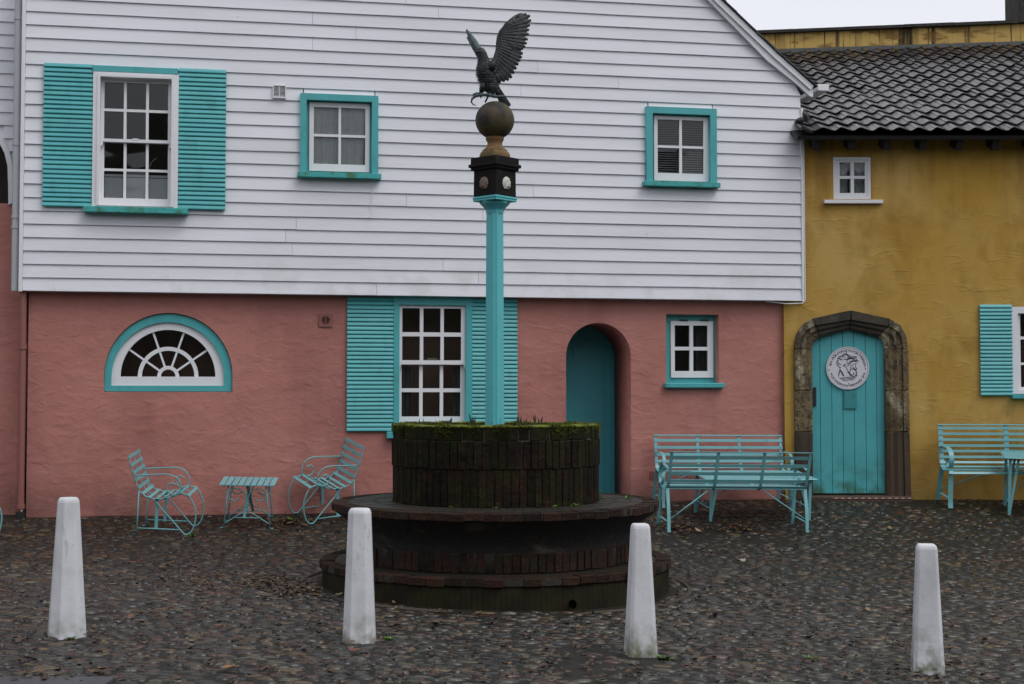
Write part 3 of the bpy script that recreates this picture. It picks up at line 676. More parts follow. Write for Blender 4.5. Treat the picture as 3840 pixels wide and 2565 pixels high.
# grille in the boards
v = F.rect(625, 655.6, 195.3, 225.3, NC+.01)
vent = plate('vent', [rc(*v), rc(v[0]+.01, v[1]-.01, v[2]+.012, v[3]-.01)], NC-.01, NC+.024, M['white'], house)
fbox('vent_shade', v[0]+.002, v[1]-.002, v[2]+.002, v[3]-.002, NC-.02, NC-.005, M['hole_shade'], vent, 0)  # black sheet painted as the shade behind the louvres
hh = (v[3]-v[2]-.022)/9
mb = MB(); mb.box(0, v[1]-v[0]-.02, -.004, .004, -hh*.2, hh*.2); lv = mb.mesh('louvre', M['white'])
for i in range(9): link('louvre', lv, vent, (v[0]+.01, -(NC+.012), v[2]+.012+hh*(i+.5)), (R(25), 0, 0))
fbox('vent_bar', (v[0]+v[1])/2-.004, (v[0]+v[1])/2+.004, v[2]+.01, v[3]-.01, NC+.012, NC+.019, M['white'], vent, 0)
# loose cable under the second window
a_ = F.hit(853, 414, NC+.012); b_ = F.hit(852.5, 492, NC+.012); c_ = F.hit(841, 499, NC+.012)
mb = MB(); mb.tube([(a_[0], -(NC+.012), a_[1]), (a_[0]+.004, -(NC+.014), (a_[1]*2+b_[1])/3), (a_[0]-.006, -(NC+.016), (a_[1]+b_[1]*2)/3), (b_[0], -(NC+.014), b_[1]), (c_[0]+.03, -(NC+.016), c_[1]+.004), (c_[0], -(NC+.018), c_[1])], .0035, 5)
mb.build('cable', M['white'], house)
a_ = F.hit(1760, 690, NC); b_ = F.hit(1842, 668, NC)
mb = MB(); mb.tube([(F.u(1755, 690, .1), -.10, a_[1]-.0), (F.u(1800, 690, .1), -.13, a_[1]-.028), (uR-.01, -.165, a_[1]-.022), (uR+.022, -.165, a_[1]+.02), (uR+.024, -.16, a_[1]+.5), (uR+.022, -.16, zEave-.4)], .006, 6)
mb.build('cable', M['white'], house)

# fan window
fan = F.rect(239.5, 532, 718, 897); n_f = -.05
fo = arch_loop(fan[0], fan[1], fan[2], fan[3]-.004)
sp = F.rect(256, 514, 738.8, 884, n_f); si = arch_loop(sp[0], sp[1], sp[2], sp[3])
wf = plate('window', [fo, si], -.16, -.03, M['tq'], house); wf['label'] = 'half-round fanlight window with radiating white bars in pink stucco'
gl0 = F.rect(276, 494, 755.8, 863.2, n_f); fc = (gl0[0]+gl0[1])/2; fr_ = (gl0[1]-gl0[0])/2; fz = gl0[2]; ry_ = gl0[3]-gl0[2]
half = [(gl0[0], fz), (gl0[1], fz)]+mirror_arc(fc, fz, fr_, 0, 180, 28, ry_)[1:-1]
plate('sash', [si, half], -.14, -.06, M['white'], wf)
def ringband(r0, r1, n0, n1, name):
    k0 = ry_/fr_
    lp = mirror_arc(fc, fz, r1, 0, 180, 20, r1*k0)+mirror_arc(fc, fz, r0, 180, 0, 20, r0*k0)
    plate(name, [lp], n0, n1, M['white'], wf)
ringband(fr_*.555, fr_*.64, -.125, -.085, 'fan_ring'); ringband(fr_*.155, fr_*.232, -.125, -.083, 'fan_ring')
for an in (35, 71, 109, 145):
    mb = MB(); c2, s2 = math.cos(R(an)), math.sin(R(an))
    mb.bar((fc+fr_*.19*c2, .107, fz+ry_*.19*s2), (fc+fr_*1.01*c2, .107, fz+ry_*1.01*s2), .022, .036, up=(0, 1, 0)); mb.build('glazing_bar', M['white'], wf)
angs = [0, 35, 71, 109, 145, 180]
for ra0, ra1 in ((.60, 1.0), (.195, .60)):
    for a0, a1 in zip(angs, angs[1:]):
        lp = [(fc+fr_*ra1*math.cos(R(a0+(a1-a0)*i/6)), fz+ry_*ra1*math.sin(R(a0+(a1-a0)*i/6))) for i in range(7)]+[(fc+fr_*ra0*math.cos(R(a1+(a0-a1)*i/6)), fz+ry_*ra0*math.sin(R(a1+(a0-a1)*i/6))) for i in range(7)]
        plate('pane', [lp], -.112, -.108, M['glass'], wf)
plate('pane', [mirror_arc(fc, fz, fr_*.19, 0, 180, 12)], -.112, -.108, M['glass'], wf)
interior(wf, fan[0]+.01, fan[1]-.01, fan[2]-.0, fan[3]+.02, -.17, .6)

# W4: big sash, ground floor, shuttered
w4 = plate('window', [rc(r4[0], r4[1], r4[2], zB+.0), rc(*F.rect(914.5, 1067, 699.5, 972))], -.06, .045, M['tq'], house)
w4['label'] = 'tall white sash window between turquoise shutters behind the planter, ground floor'
i4 = F.rect(914.5, 1067, 699.5, 972)
cl = cols_of([(921.2, 961.8), (969.5, 1009), (1016.5, 1056.3)], 830, -.02)
sash(w4, (i4[0]-.01, i4[1]+.01, F.z(990, 835.5, -.02), i4[3]+.005), cl, rows_of([(707, 762), (771.4, 825.8)], 990, -.02), -.035, .005)
sash(w4, (i4[0]-.01, i4[1]+.01, i4[2]-.02, F.z(990, 831, -.07)), cl, rows_of([(836.5, 890), (898.8, 954.4)], 990, -.07), -.09, -.045)
for uu, sg_ in ((i4[0]+.012, 1), (i4[1]-.012, -1)):
    mb = MB(); z_ = F.z(990, 835.5, -.02); mb.add([(uu-.014, -.004, z_), (uu+.014, -.004, z_), (uu-sg_*.010, -.004, z_-.065), (uu-sg_*.013, -.004, z_-.065),
        (uu-.014, .03, z_), (uu+.014, .03, z_), (uu-sg_*.010, .03, z_-.065), (uu-sg_*.013, .03, z_-.065)],
        [(0, 3, 2, 1), (4, 5, 6, 7), (0, 1, 5, 4), (1, 2, 6, 5), (2, 3, 7, 6), (3, 0, 4, 7)]); mb.build('sash_horn', M['white'], w4)
fbox('sash_lock', F.u(979, 825), F.u(1002, 825), F.z(990, 825.6), F.z(990, 821), -.03, .006, M['chrome'], w4, 0)
interior(w4, r4[0]+.01, r4[1]-.01, r4[2]+.01, zB, -.10, .6)
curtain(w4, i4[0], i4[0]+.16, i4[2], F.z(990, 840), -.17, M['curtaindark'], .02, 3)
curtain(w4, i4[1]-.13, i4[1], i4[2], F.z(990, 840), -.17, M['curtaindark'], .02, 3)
zs0 = F.z(850, 988.5); shutter(house, F.u(795, 830), F.u(901.5, 830)-.002, zs0, zB-.012, .004, 32)
shutter(house, F.u(1080.8, 830)+.002, F.u(1184.6, 830), zs0, zB-.012, .004, 32)
s_ = F.rect(886, 1099, 989, 1004, .06); fbox('window_sill', s_[0], s_[1], s_[2], s_[3], .0, .11, M['tq'], house)
# pink vent with round grille
v = F.rect(731.3, 761.7, 719, 749); vent = plate('vent', [rc(*v), mirror_arc((v[0]+v[1])/2, (v[2]+v[3])/2, .048, 0, 345, 23)], -.005, .016, M['ventpink'], house)
fbox('vent_shade', v[0]+.01, v[1]-.01, v[2]+.01, v[3]-.01, -.004, .002, M['hole_shade'], vent, 0)  # black sheet gives the round grille its painted shade
mb = MB(); mb.box(-.05, .05, -.003, .003, -.0022, .0022); lv = mb.mesh('louvre', M['ventpink'])
for i in range(7): link('louvre', lv, vent, ((v[0]+v[1])/2, -.009, (v[2]+v[3])/2-.04+.0133*i))
fbox('vent_bar', (v[0]+v[1])/2-.004, (v[0]+v[1])/2+.004, v[2]+.015, v[3]-.015, .008, .014, M['ventpink'], vent, 0)

# recessed arched doorway
dn = -.80
dd = fbox('door', ra[0]-.05, ra[1]+.05, -.3, ra[3]+.05, dn-.05, dn+.02, M['doorP'], house, 0); dd['label'] = 'plain dull turquoise door deep inside the arched pink doorway'
for x_ in (1382, 1399):
    uu = F.u(x_, 950, dn); fbox('door_batten', uu-.007, uu+.007, -.29, ra[3]+.04, dn+.02, dn+.032, M['doorP'], dd, 0)
q = F.rect(1313, 1351.7, 798, 827, dn+.02)
plate('plaque', [rc(*q)], dn+.021, dn+.032, M['doorP'], dd)
# small window beside it
w5 = plate('window', [rc(*r5), rc(*F.rect(1536.4, 1633.8, 735.6, 866, -.12))], -.22, -.12, M['tq'], house)
w5['label'] = 'small white four-pane window in turquoise frame between the arched doorway and the ochre house'
sr = F.rect(1536.8, 1633.4, 736, 865.6, -.12)
sash(w5, sr, cols_of([(1546, 1580.3), (1588.2, 1621.8)], 800, -.11), rows_of([(746, 795), (803, 850.5)], 1585, -.11), -.15, -.10)
for x_ in (1567, 1615):
    q = F.rect(x_-9, x_+9, 732.3, 736.2, -.1); fbox('hinge', q[0], q[1], q[2], q[3], -.12, -.092, M['black'], w5, 0)
s_ = F.rect(1523.3, 1660, 877.6, 889.4, .05); fbox('window_sill', s_[0], s_[1], s_[2], s_[3], -.13, .075, M['tq'], house, .01)
interior(w5, sr[0]-.03, sr[1]+.03, sr[2]-.02, sr[3]+.02, -.225, .5)
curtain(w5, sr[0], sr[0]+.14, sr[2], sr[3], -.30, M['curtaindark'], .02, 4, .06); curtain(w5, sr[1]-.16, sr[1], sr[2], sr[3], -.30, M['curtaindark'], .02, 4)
# air brick low on the pink wall
q = F.rect(1488, 1521, 1081, 1100); holes_ = []
for i in range(6):
    for j in range(4):
        a = q[0]+.008+(q[1]-q[0]-.016)*(i+.2)/6; b = q[2]+.006+(q[3]-q[2]-.012)*(j+.2)/4; holes_.append(rc(a, a+.009, b, b+.009))
ab = plate('air_brick', [rc(*q)]+holes_, .0015, .006, M['ventpink'], house); fbox('air_brick_shade', q[0], q[1], q[2], q[3], .0005, .0013, M['hole_shade'], ab, 0)  # black sheet painted as the shade in the brick's openings

# rainwater pipes at the left corner
pu = F.u(38.5, 400, .03); pw = F.u(51, 1000, .02)
mb = MB(); mb.tube([(pu, -.06, F.z(38, 668)), (pu, -.06, zTop)], .04, 12); pp = auto_smooth(mb.build('downpipe', M['greypipe'], house), 40)
for y_ in (42, 330, 497, 520):
    z_ = F.z(38, y_, .06); mb = MB(); mb.tube([(pu, -.06, z_-.018), (pu, -.06, z_+.018)], .047, 12); mb.build('pipe_collar', M['greypipe'], pp)
zb_ = F.z(51, 1166); mb = MB(); mb.tube([(pw, -.07, zb_), (pw, -.07, zB+.05)], .036, 12); pp = auto_smooth(mb.build('downpipe', M['pinkpipe'], house), 40)
for y_ in (795, 1160):
    z_ = F.z(51, y_, .06); mb = MB(); mb.tube([(pw, -.07, z_-.025), (pw, -.07, z_+.025)], .046, 12); mb.build('pipe_collar', M['pinkpipe'], pp)
mb = MB(); mb.tube([(pw, -.075, zb_-.03), (pw, -.075, zb_-.11)], .05, 10); mb.build('gully', M['black'], house)

# ------------------------------------------------------------------ neighbouring house at the left edge
FL = Frame(F.O+F.N*(-.30), TH)
lh = empty('neighbour_house', FL.O+FL.U*(-.5), TH, 'shaded house cut by the left edge, white boards over dark pink with an arched opening', 'house')
sh_ = .5
def LU(px, py): return FL.u(px, py)+sh_
r_u = LU(60, 500)
ap = [(LU(-140, 466), FL.z(-20, 466))]+[(LU(x, y), FL.z(x, y)) for x, y in ((31, 466), (30.5, 420), (29, 378), (22, 348), (12, 328), (0, 313), (-15, 300), (-35, 290), (-60, 288), (-95, 300), (-125, 340), (-140, 400))]
plate('pink_wall', [rc(-2.6, r_u, -.45, FL.z(10, 466))], -.3, 0, M['pink'], lh)
plate('upper_wall', [rc(-2.6, r_u, FL.z(10, 466)+.002, 6.5), ap], -.3, -.02, M['clap'], lh)
zz = FL.z(15, 464)+.01-3*e
zz = FL.z(15, 466)
kk = 0
archx = lambda z: (LU(33, 420) if z < FL.z(29, 378) else (LU(29, 350) if z < FL.z(22, 350) else (LU(20, 330) if z < FL.z(12, 326) else (LU(8, 318) if z < FL.z(0, 310) else None))))
while zz < 6.3:
    a = archx(zz); a = -2.5 if a is None else a
    if zz > FL.z(0, 285): a = -2.5
    mb = MB(); mb.add([(a, .016, zz), (r_u-.05, .016, zz), (r_u-.05, -.012, zz), (a, -.012, zz), (a, .016, zz+e+.015), (r_u-.05, .016, zz+e+.015), (r_u-.05, .006, zz+e+.015), (a, .006, zz+e+.015)],
        [(0, 3, 2, 1), (4, 5, 6, 7), (0, 1, 5, 4), (1, 2, 6, 5), (2, 3, 7, 6), (3, 0, 4, 7)]); mb.build('plank', M['clap'], lh)
    zz += e; kk += 1
ring = ap[1:-1]; rin = [(a-.05, b-.02) for a, b in ring]
plate('arch_trim', [ring+rin[::-1]], -.1, .03, M['white'], lh)
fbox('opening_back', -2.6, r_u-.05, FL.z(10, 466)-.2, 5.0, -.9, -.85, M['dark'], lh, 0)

# ------------------------------------------------------------------ the ochre house on the right
_p = at_depth(1800, 1140, YW)
Y2 = Frame(Vector((_p.x, YW, 0.43)), 0.0)
yh = empty('ochre_house', Y2.O, 0.0, 'ochre yellow limewashed cottage with wet dark pantile roof at the right', 'house')
dr = (Y2.u(1862.6, 950), Y2.u(2030, 950)); zEv = Y2.z(2100, 300)
def P2(x, y, n=0): return Y2.hit(x, y, n)
inner = [P2(x, y) for x, y in ((1866, 1142), (1862.8, 800), (1866, 785), (1874, 777), (1884, 773), (1948, 755), (2015, 773), (2023, 778), (2028, 787), (2030.5, 800), (2034, 1142))]
mid_ = [P2(x, y) for x, y in ((1836, 1142), (1832, 800), (1836, 772), (1848, 756), (1868, 746), (1948, 733), (2034, 748), (2054, 760), (2063, 774), (2067, 800), (2072, 1142))]
outer = [P2(x, y) for x, y in ((1822, 1142), (1819, 800), (1824, 768), (1838, 744), (1862, 730), (1948, 711.5), (2038, 731), (2062, 746), (2075, 770), (2079, 800), (2086, 1142))]
w6r = Y2.rect(1909.7, 1997, 358.6, 456.8); w7r = Y2.rect(2318, 2450, 703, 903)
ytop = Y2.z(2000, 305)
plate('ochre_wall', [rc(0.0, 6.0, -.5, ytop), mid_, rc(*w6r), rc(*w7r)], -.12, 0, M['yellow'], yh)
# door: planks behind a moulded stone arch
dz0 = Y2.z(1950, 1131, -.1); edges = [dr[0]-.06]+[Y2.u(x, 950, -.1) for x in (1880.5, 1907, 1932.5, 1958.5, 1985, 2010)]+[dr[1]+.06]
door = fbox('door', edges[0], edges[-1], dz0+.01, inner[5][1]+.02, -.155, -.135, M['black'], yh, 0); door['label'] = 'planked turquoise door under the stone arch'
for a, b in zip(edges, edges[1:]): fbox('plank', a+.002, b-.002, dz0, inner[5][1]+.03, -.135, -.105-random.uniform(0, .003), M['doorT'], door, .003)
q = Y2.rect(1934, 1963, 896.6, 937, -.1); bx = fbox('letter_plate', q[0], q[1], q[2], q[3], -.103, -.088, M['plaque'], door, .004)
q = Y2.rect(1863.6, 1871, 887.6, 930.7, -.09); fbox('lock_plate', q[0]+.002, q[1], q[2], q[3], -.103, -.092, M['black'], door, 0)
# stones
def stone_piece(i0, i1, t0, t1, m, extra=None):
    """between outline points i0..i1, clipped to fractions of the first/last edge"""
    def cut(lp):
        pts = [Vector(p) for p in lp[i0:i1+1]]
        a = pts[0].lerp(pts[1], t0); b = pts[-2].lerp(pts[-1], t1)
        return [a]+pts[1:-1]+[b] if len(pts) > 2 else [a, b]
    o_, m2, in_ = cut(outer), cut(mid_), cut(inner)
    me1 = plate_mesh('stone', [[tuple(p) for p in o_+m2[::-1]]], -.08, .045+random.uniform(0, .006), m)
    vs = []; fs = []
    n = len(m2)                                   # splayed inner moulding
    for p, q_ in zip(m2, in_):
        k1 = p.lerp(q_, .35); k2 = p.lerp(q_, .75)
        vs += [(p.x, -.02, p.y), (k1.x, -.018, k1.y), (k1.lerp(k2, .5).x, .015, k1.lerp(k2, .5).y), (k2.x, .012, k2.y), (q_.x, .045, q_.y), (q_.x, .12, q_.y), (p.x, .12, p.y)]
    for i in range(n-1):
        fs += [(i*7+j, (i+1)*7+j, (i+1)*7+(j+1) % 7, i*7+(j+1) % 7) for j in range(7)]
    fs += [tuple(range(7)), tuple((n-1)*7+j for j in reversed(range(7)))]
    bm = bmesh.new(); bm.from_mesh(me1)
    vv = [bm.verts.new(v_) for v_ in vs]
    for f in fs: bm.faces.new([vv[i] for i in f])
    bmesh.ops.recalc_face_normals(bm, faces=bm.faces); bm.to_mesh(me1); bm.free()
    o = link('stone', me1, yh); bevel(o, .006, 1, 50); return o
fz_ = lambda y: (1142-y)/(1142-800)
def fseg(y0, y1, left, m):
    a, b = fz_(y0)+.0025, fz_(y1)-.0025
    if left:
        def cut(lp): p, q_ = Vector(lp[0]), Vector(lp[1]); return [p.lerp(q_, a), p.lerp(q_, b)]
    else:
        def cut(lp): p, q_ = Vector(lp[10]), Vector(lp[9]); return [p.lerp(q_, a), p.lerp(q_, b)]
    global outer, mid_, inner
    so, sm, si_ = outer, mid_, inner
    outer, mid_, inner = cut(so), cut(sm), cut(si_)
    o = stone_piece(0, 1, 0, 1, m); outer, mid_, inner = so, sm, si_; return o
for left in (True, False):
    fseg(1146, 990, left, M['stonedark']); fseg(990, 895, left, M['stone']); fseg(895, 800, left, M['stone'])
stone_piece(1, 4, 0, .95, M['stone']); stone_piece(4, 5, 0, .99, M['stonetop']); stone_piece(5, 6, .01, 1, M['stonetop']); stone_piece(6, 9, .05, 1, M['stone'])
q = Y2.rect(1858, 2090, 1138, 1149, .12); st = fbox('threshold', q[0], q[1], -.3, q[3], -.12, .16, M['stonedark'], yh, .01)
q2 = (q[0]+.25, q[1]-.0); fbox('threshold_strip', q2[0], q2[1], q[3]-.022, q[3]-.012, .161, .165, M['tapered'], st, 0)
for i in range(12):
    a = q2[0]+(q2[1]-q2[0])*(i+.3)/12; fbox('strip_dash', a, a+.035, q[3]-.021, q[3]-.013, .1652, .1675, M['sign'], st, 0)
# small window under the eaves
w6 = plate('window', [rc(w6r[0]+.004, w6r[1]-.004, w6r[2]+.004, w6r[3]-.006), rc(*Y2.rect(1917, 1989, 366, 450))], -.09, -.01, M['white'], yh); w6['label'] = 'small white four-pane window under the eaves of the ochre house'
sash(w6, Y2.rect(1916, 1990, 365, 451), cols_of([(1923.8, 1949.3), (1956.5, 1982)], 408, -.04, Y2), rows_of([(372.6, 403.8), (410, 442.8)], 1953, -.04, Y2), -.07, -.025)
interior(w6, w6r[0], w6r[1], w6r[2], w6r[3], -.095, .5)
a = Y2.rect(1916, 1990, 365, 451); curtain(w6, a[0], (a[0]+a[1])/2-.02, a[2], a[3], -.16, M['curtain'], .015, 4); curtain(w6, (a[0]+a[1])/2+.0, a[1], a[2], a[3], -.16, M['curtain'], .015, 4)
s_ = Y2.rect(1889.5, 2024.2, 458, 466.2, .05); fbox('window_sill', s_[0], s_[1], s_[2], s_[3], -.05, .06, M['white'], yh)
# shuttered window at the right edge
w7 = plate('window', [rc(w7r[0]+.002, w7r[1], w7r[2]+.002, w7r[3]-.002), rc(*Y2.rect(2333, 2436, 718, 894))], -.10, .015, M['white'], yh); w7['label'] = 'white sash window with one turquoise shutter at the right edge, ochre house'
sash(w7, Y2.rect(2332, 2437, 717, 895), cols_of([(2333.6+4, 2362), (2368, 2400), (2406, 2432)], 800, -.05, Y2), rows_of([(720, 771.5), (778, 831), (836.5, 887)], 2380, -.05, Y2), -.08, -.03)
interior(w7, w7r[0], w7r[1], w7r[2], w7r[3], -.105, .6)
shr = Y2.rect(2244.7, 2318, 698, 907); shutter(yh, shr[0], shr[1], shr[2], shr[3], .004, 24)
s_ = Y2.rect(2319.5, 2452, 904, 913.5, .05); fbox('window_sill', s_[0], s_[1], s_[2], s_[3], -.02, .08, M['tq'], yh)
# roof: eave line near, top line far
Yev, Ytp = YW-.38, 22.0
e0 = at_depth(1830, 300, Yev); ex0, ex1 = e0.x, 9.0
t0_ = at_depth(1783, 122, Ytp); t1_ = at_depth(2347, 104, Ytp)
def top_z(x): return t0_.z+(t1_.z-t0_.z)*(x-t0_.x)/(t1_.x-t0_.x)
ze = e0.z-0.02
def roofpt(x, t, off=0.0):
    z0, z1 = ze, top_z(x); L_ = math.hypot(Ytp-Yev, z1-z0)
    return Vector((x, Yev+(Ytp-Yev)*t-off*(z1-z0)/L_, z0+(z1-z0)*t+off*(Ytp-Yev)/L_))
ROWS, TW = 17, 0.2265
rfb = MB(); vs = []
for xa, xb in ((ex0-.0, ex0-.55), (ex1, ex1)):
    for t, off in ((0.004, -.045), (1.02, -.045), (1.02, -.12), (0.004, -.09)): vs.append(roofpt(xa+(xb-xa)*t, t, off)-Y2.O)
rfb.add(vs, [(0, 1, 2, 3), (7, 6, 5, 4), (0, 4, 5, 1), (1, 5, 6, 2), (2, 6, 7, 3), (3, 7, 4, 0)])
yroof = rfb.build('roof', M['tar'], yh)
def tile_mesh():
    mb = MB(); nx = 12; L_ = 1.0; vs = []
    for j, (y, dz) in enumerate(((0.0, -.009), (0.0, 0.0), (.37, -.004))):
        for i in range(nx+1):
            s_ = i/nx; z = .018*math.sin(2*math.pi*s_+.35)+.0035*math.sin(4*math.pi*s_+.6)
            vs.append((s_*(TW+.004), y, z+dz))
    mb.add(vs, [(j*(nx+1)+i, j*(nx+1)+i+1, (j+1)*(nx+1)+i+1, (j+1)*(nx+1)+i) for j in range(2) for i in range(nx)])
    me = mb.mesh('tile', M['tile']); me.polygons.foreach_set('use_smooth', [True]*len(me.polygons)); me.set_sharp_from_angle(angle=R(50)); return me
tme = tile_mesh(); cand = []; trng = random.Random(11)
ncol = int((ex1-ex0)/TW)
for r_ in range(ROWS):
    for c2 in range(-3 if r_ > 5 else 0, ncol):
        x = ex0+.02+c2*TW; p = roofpt(x, r_/ROWS, .045); d = p-EYE
        # photo column of this tile, to order by what shows
        xc = d.x/(d.y)*FPX/SC+1173.5; yc = (1282.5-((d.z*math.cos(PITCH)-d.y*math.sin(PITCH))/(d.y*math.cos(PITCH)+d.z*math.sin(PITCH)))*FPX)/SC
        barge = 1589+(yc/.3228)*.29+85 if yc < 199 else 1830
        bx_ = np.interp(yc, [0, 69, 127, 197, 300], [1650, 1721, 1783, 1850, 1815])
        if xc < bx_-45: continue
        cand.append((xc > 2365 or xc < bx_-20, r_, c2, p, x))
cand.sort(key=lambda q_: (q_[0], q_[1]))
stuff = MB(); tv = [v_.co.copy() for v_ in tme.vertices]; tf = [tuple(p_.vertices) for p_ in tme.polygons]
for i, (_, r_, c2, p, x) in enumerate(cand):
    sl_ = math.atan2(top_z(x)-ze, Ytp-Yev)
    rot = (sl_-.05+trng.uniform(-.012, .012), trng.uniform(-.012, .012), trng.uniform(-.012, .012))
    pos = p-Y2.O+Vector((trng.uniform(-.004, .004), trng.uniform(-.006, .006), trng.uniform(0, .004)))
    if i < 300 and not cand[i][0]:
        link('tile', tme, yroof, pos, rot)
    else:
        from mathutils import Euler
        mm = Euler(rot).to_matrix(); stuff.add([mm @ v_+pos for v_ in tv], tf)
if stuff.v: tag(stuff.build('tiles', M['tile'], yroof, True), kind='stuff')
# rafter ends and fascia
for x_ in (1872.3, 1952.8, 2033, 2116.5, 2200.7, 2283, 2366, 2450):
    p = at_depth(x_, 316, YW-.26); u_ = p.x-Y2.O.x
    mb = MB(); a = Vector((u_, -.25, ze-Y2.O.z-.115)); b = Vector((u_, .1, ze-Y2.O.z+.03)); mb.bar(a, b, .075, .15); mb.build('rafter', M['tar'], yh)
fbox('eave_board', 0.12, 6.0, ytop-.10, ytop+.03, -.1, .012, M['yellow'], yh, 0)
# flashing, parapet, coping, chimney
def strip_along(name, x0, x1, zf0, zf1, y0, y1, m, parent):
    mb = MB(); vs = []
    for x in (x0, x1):
        a, b = zf0(x), zf1(x)
        vs += [(x, y0, a), (x, y1, a), (x, y1, b), (x, y0, b)]
    mb.add([Vector(v_)-Y2.O for v_ in vs], [(0, 1, 2, 3), (7, 6, 5, 4), (0, 4, 5, 1), (1, 5, 6, 2), (2, 6, 7, 3), (3, 7, 4, 0)]); return mb.build(name, m, parent)
pz0 = lambda x: top_z(x)-.05
c0, c1 = at_depth(1723, 72.6, Ytp), at_depth(2326.6, 48.4, Ytp)
cz = lambda x: c0.z+(c1.z-c0.z)*(x-c0.x)/(c1.x-c0.x)
strip_along('parapet', 2.6, 9.5, pz0, lambda x: cz(x)-.047, Ytp-.0, Ytp+.4, M['parapet'], yh)
f_ = strip_along('flashing', 3.4, 9.5, lambda x: top_z(x)+.0, lambda x: top_z(x)+.06, Ytp-.035, Ytp-.006, M['lead'], yh)
cop = None
xx = 2.6
while xx < 9.4:
    x1 = min(9.5, xx+random.uniform(.7, 1.05)); dj = random.uniform(0, .012)
    strip_along('coping', xx, x1-.008, lambda x: cz(x)-.045+dj, lambda x: cz(x)+dj, Ytp-.07, Ytp+.45, M['chimney'], yh); xx = x1
cp = at_depth(2328, 30, Ytp+.2); mb = MB(); mb.box(cp.x-Y2.O.x, cp.x-Y2.O.x+.9, Ytp+.05-YW, Ytp+.7-YW, cz(cp.x)-Y2.O.z-.05, cz(cp.x)-Y2.O.z+1.3)
bevel(mb.build('chimney', M['chimney'], yh), .02)
mb = MB(); mb.box(-.25, 6, Ytp+.4-YW, Ytp+.45-YW, -.5, cz(6)-Y2.O.z-.15); mb.build('back_wall', M['yellow'], yh)
# dark abutment gutter between the houses
a_ = at_depth(1842, 262, YW-.3)-Y2.O
mb = MB(); mb.tube([(a_.x+.0, a_.y-.05, a_.z), (a_.x+.05, a_.y+.1, a_.z-.03), (a_.x-.02, a_.y+.3, a_.z-.02)], [.03, .04, .03], 8); mb.build('lead_knuckle', M['lead'], yh, True)
mb = MB(); a_ = at_depth(1838, 290, YW-.36)-Y2.O; b_ = at_depth(1862, 303, YW-.36)-Y2.O
mb.tube([(a_.x, a_.y-.02, a_.z), ((a_.x+b_.x)/2, a_.y-.04, (a_.z+b_.z)/2-.02), (b_.x, b_.y, b_.z)], [.025, .03, .02], 7); mb.build('verge_mortar', M['chimney'], yh, True)

# the round spa sign on the door
sc_, sz_ = P2(1943, 843.6, -.08); sr_ = (Y2.u(1992.2, 843, -.08)-Y2.u(1894, 843, -.08))/2
sign = empty('door_sign', (Y2.O.x+sc_, YW+.098, Y2.O.z+sz_), 0.0, 'round white spa sign with mermaid drawing and circular lettering on the turquoise door', 'sign')
plate('disc', [mirror_arc(0, 0, sr_, 0, 352.5, 47)], 0, .014, M['sign'], sign)
plate('rim', [mirror_arc(0, 0, sr_, 0, 352.5, 47), mirror_arc(0, 0, sr_*.955, 0, 352.5, 47)], .0145, .019, M['sign'], sign)
plate('rim_line', [mirror_arc(0, 0, sr_*.953, 0, 352.5, 47), mirror_arc(0, 0, sr_*.94, 0, 352.5, 47)], .0145, .0155, M['curtaindark'], sign)
def glyph_mesh(ch, size):
    cu = bpy.data.curves.new('t', 'FONT'); cu.body = ch; cu.size = size; cu.extrude = .0012; cu.align_x = 'LEFT'; cu.offset = 0.0
    ob = bpy.data.objects.new('t', cu); me = bpy.data.meshes.new_from_object(ob); bpy.data.objects.remove(ob); bpy.data.curves.remove(cu); return me
def arc_text(text, radius, a_start, a_end, bottom, size):
    glyphs = []; total = 0
    for ch in text:
        if ch == ' ': glyphs.append((None, size*.30)); total += size*.30; continue
        me = glyph_mesh(ch, size); xs = [v_.co.x for v_ in me.vertices]; w = max(xs)-min(xs)+size*.10
        glyphs.append((me, w, min(xs))); total += w
    bm = bmesh.new(); cur = 0
    for g in glyphs:
        w = g[1]
        if g[0]:
            a = R(a_start+(a_end-a_start)*((cur+w/2)/total)); me = g[0]
            rot = (a-math.pi/2) if not bottom else (a+math.pi/2)
            mt = Matrix.Translation((radius*math.cos(a), radius*math.sin(a), 0)) @ Matrix.Rotation(rot, 4, 'Z') @ Matrix.Translation((-g[2]-w/2+size*.05, -size*.35, 0))
            me.transform(mt); bm.from_mesh(me); bpy.data.meshes.remove(me)
        cur += w
    me = bpy.data.meshes.new('lettering'); bm.to_mesh(me); bm.free()
    me.transform(Matrix(((1, 0, 0, 0), (0, 0, -1, -.0155), (0, 1, 0, 0), (0, 0, 0, 1)))); me.materials.append(M['ink']); return link('lettering', me, sign)
arc_text('SPA MÔR-FORWYN PORTMEIRION', sr_*.82, 173, 5, False, sr_*.155)
arc_text('PORTMEIRION MERMAID SPA', sr_*.82, 197, 346, True, sr_*.155)
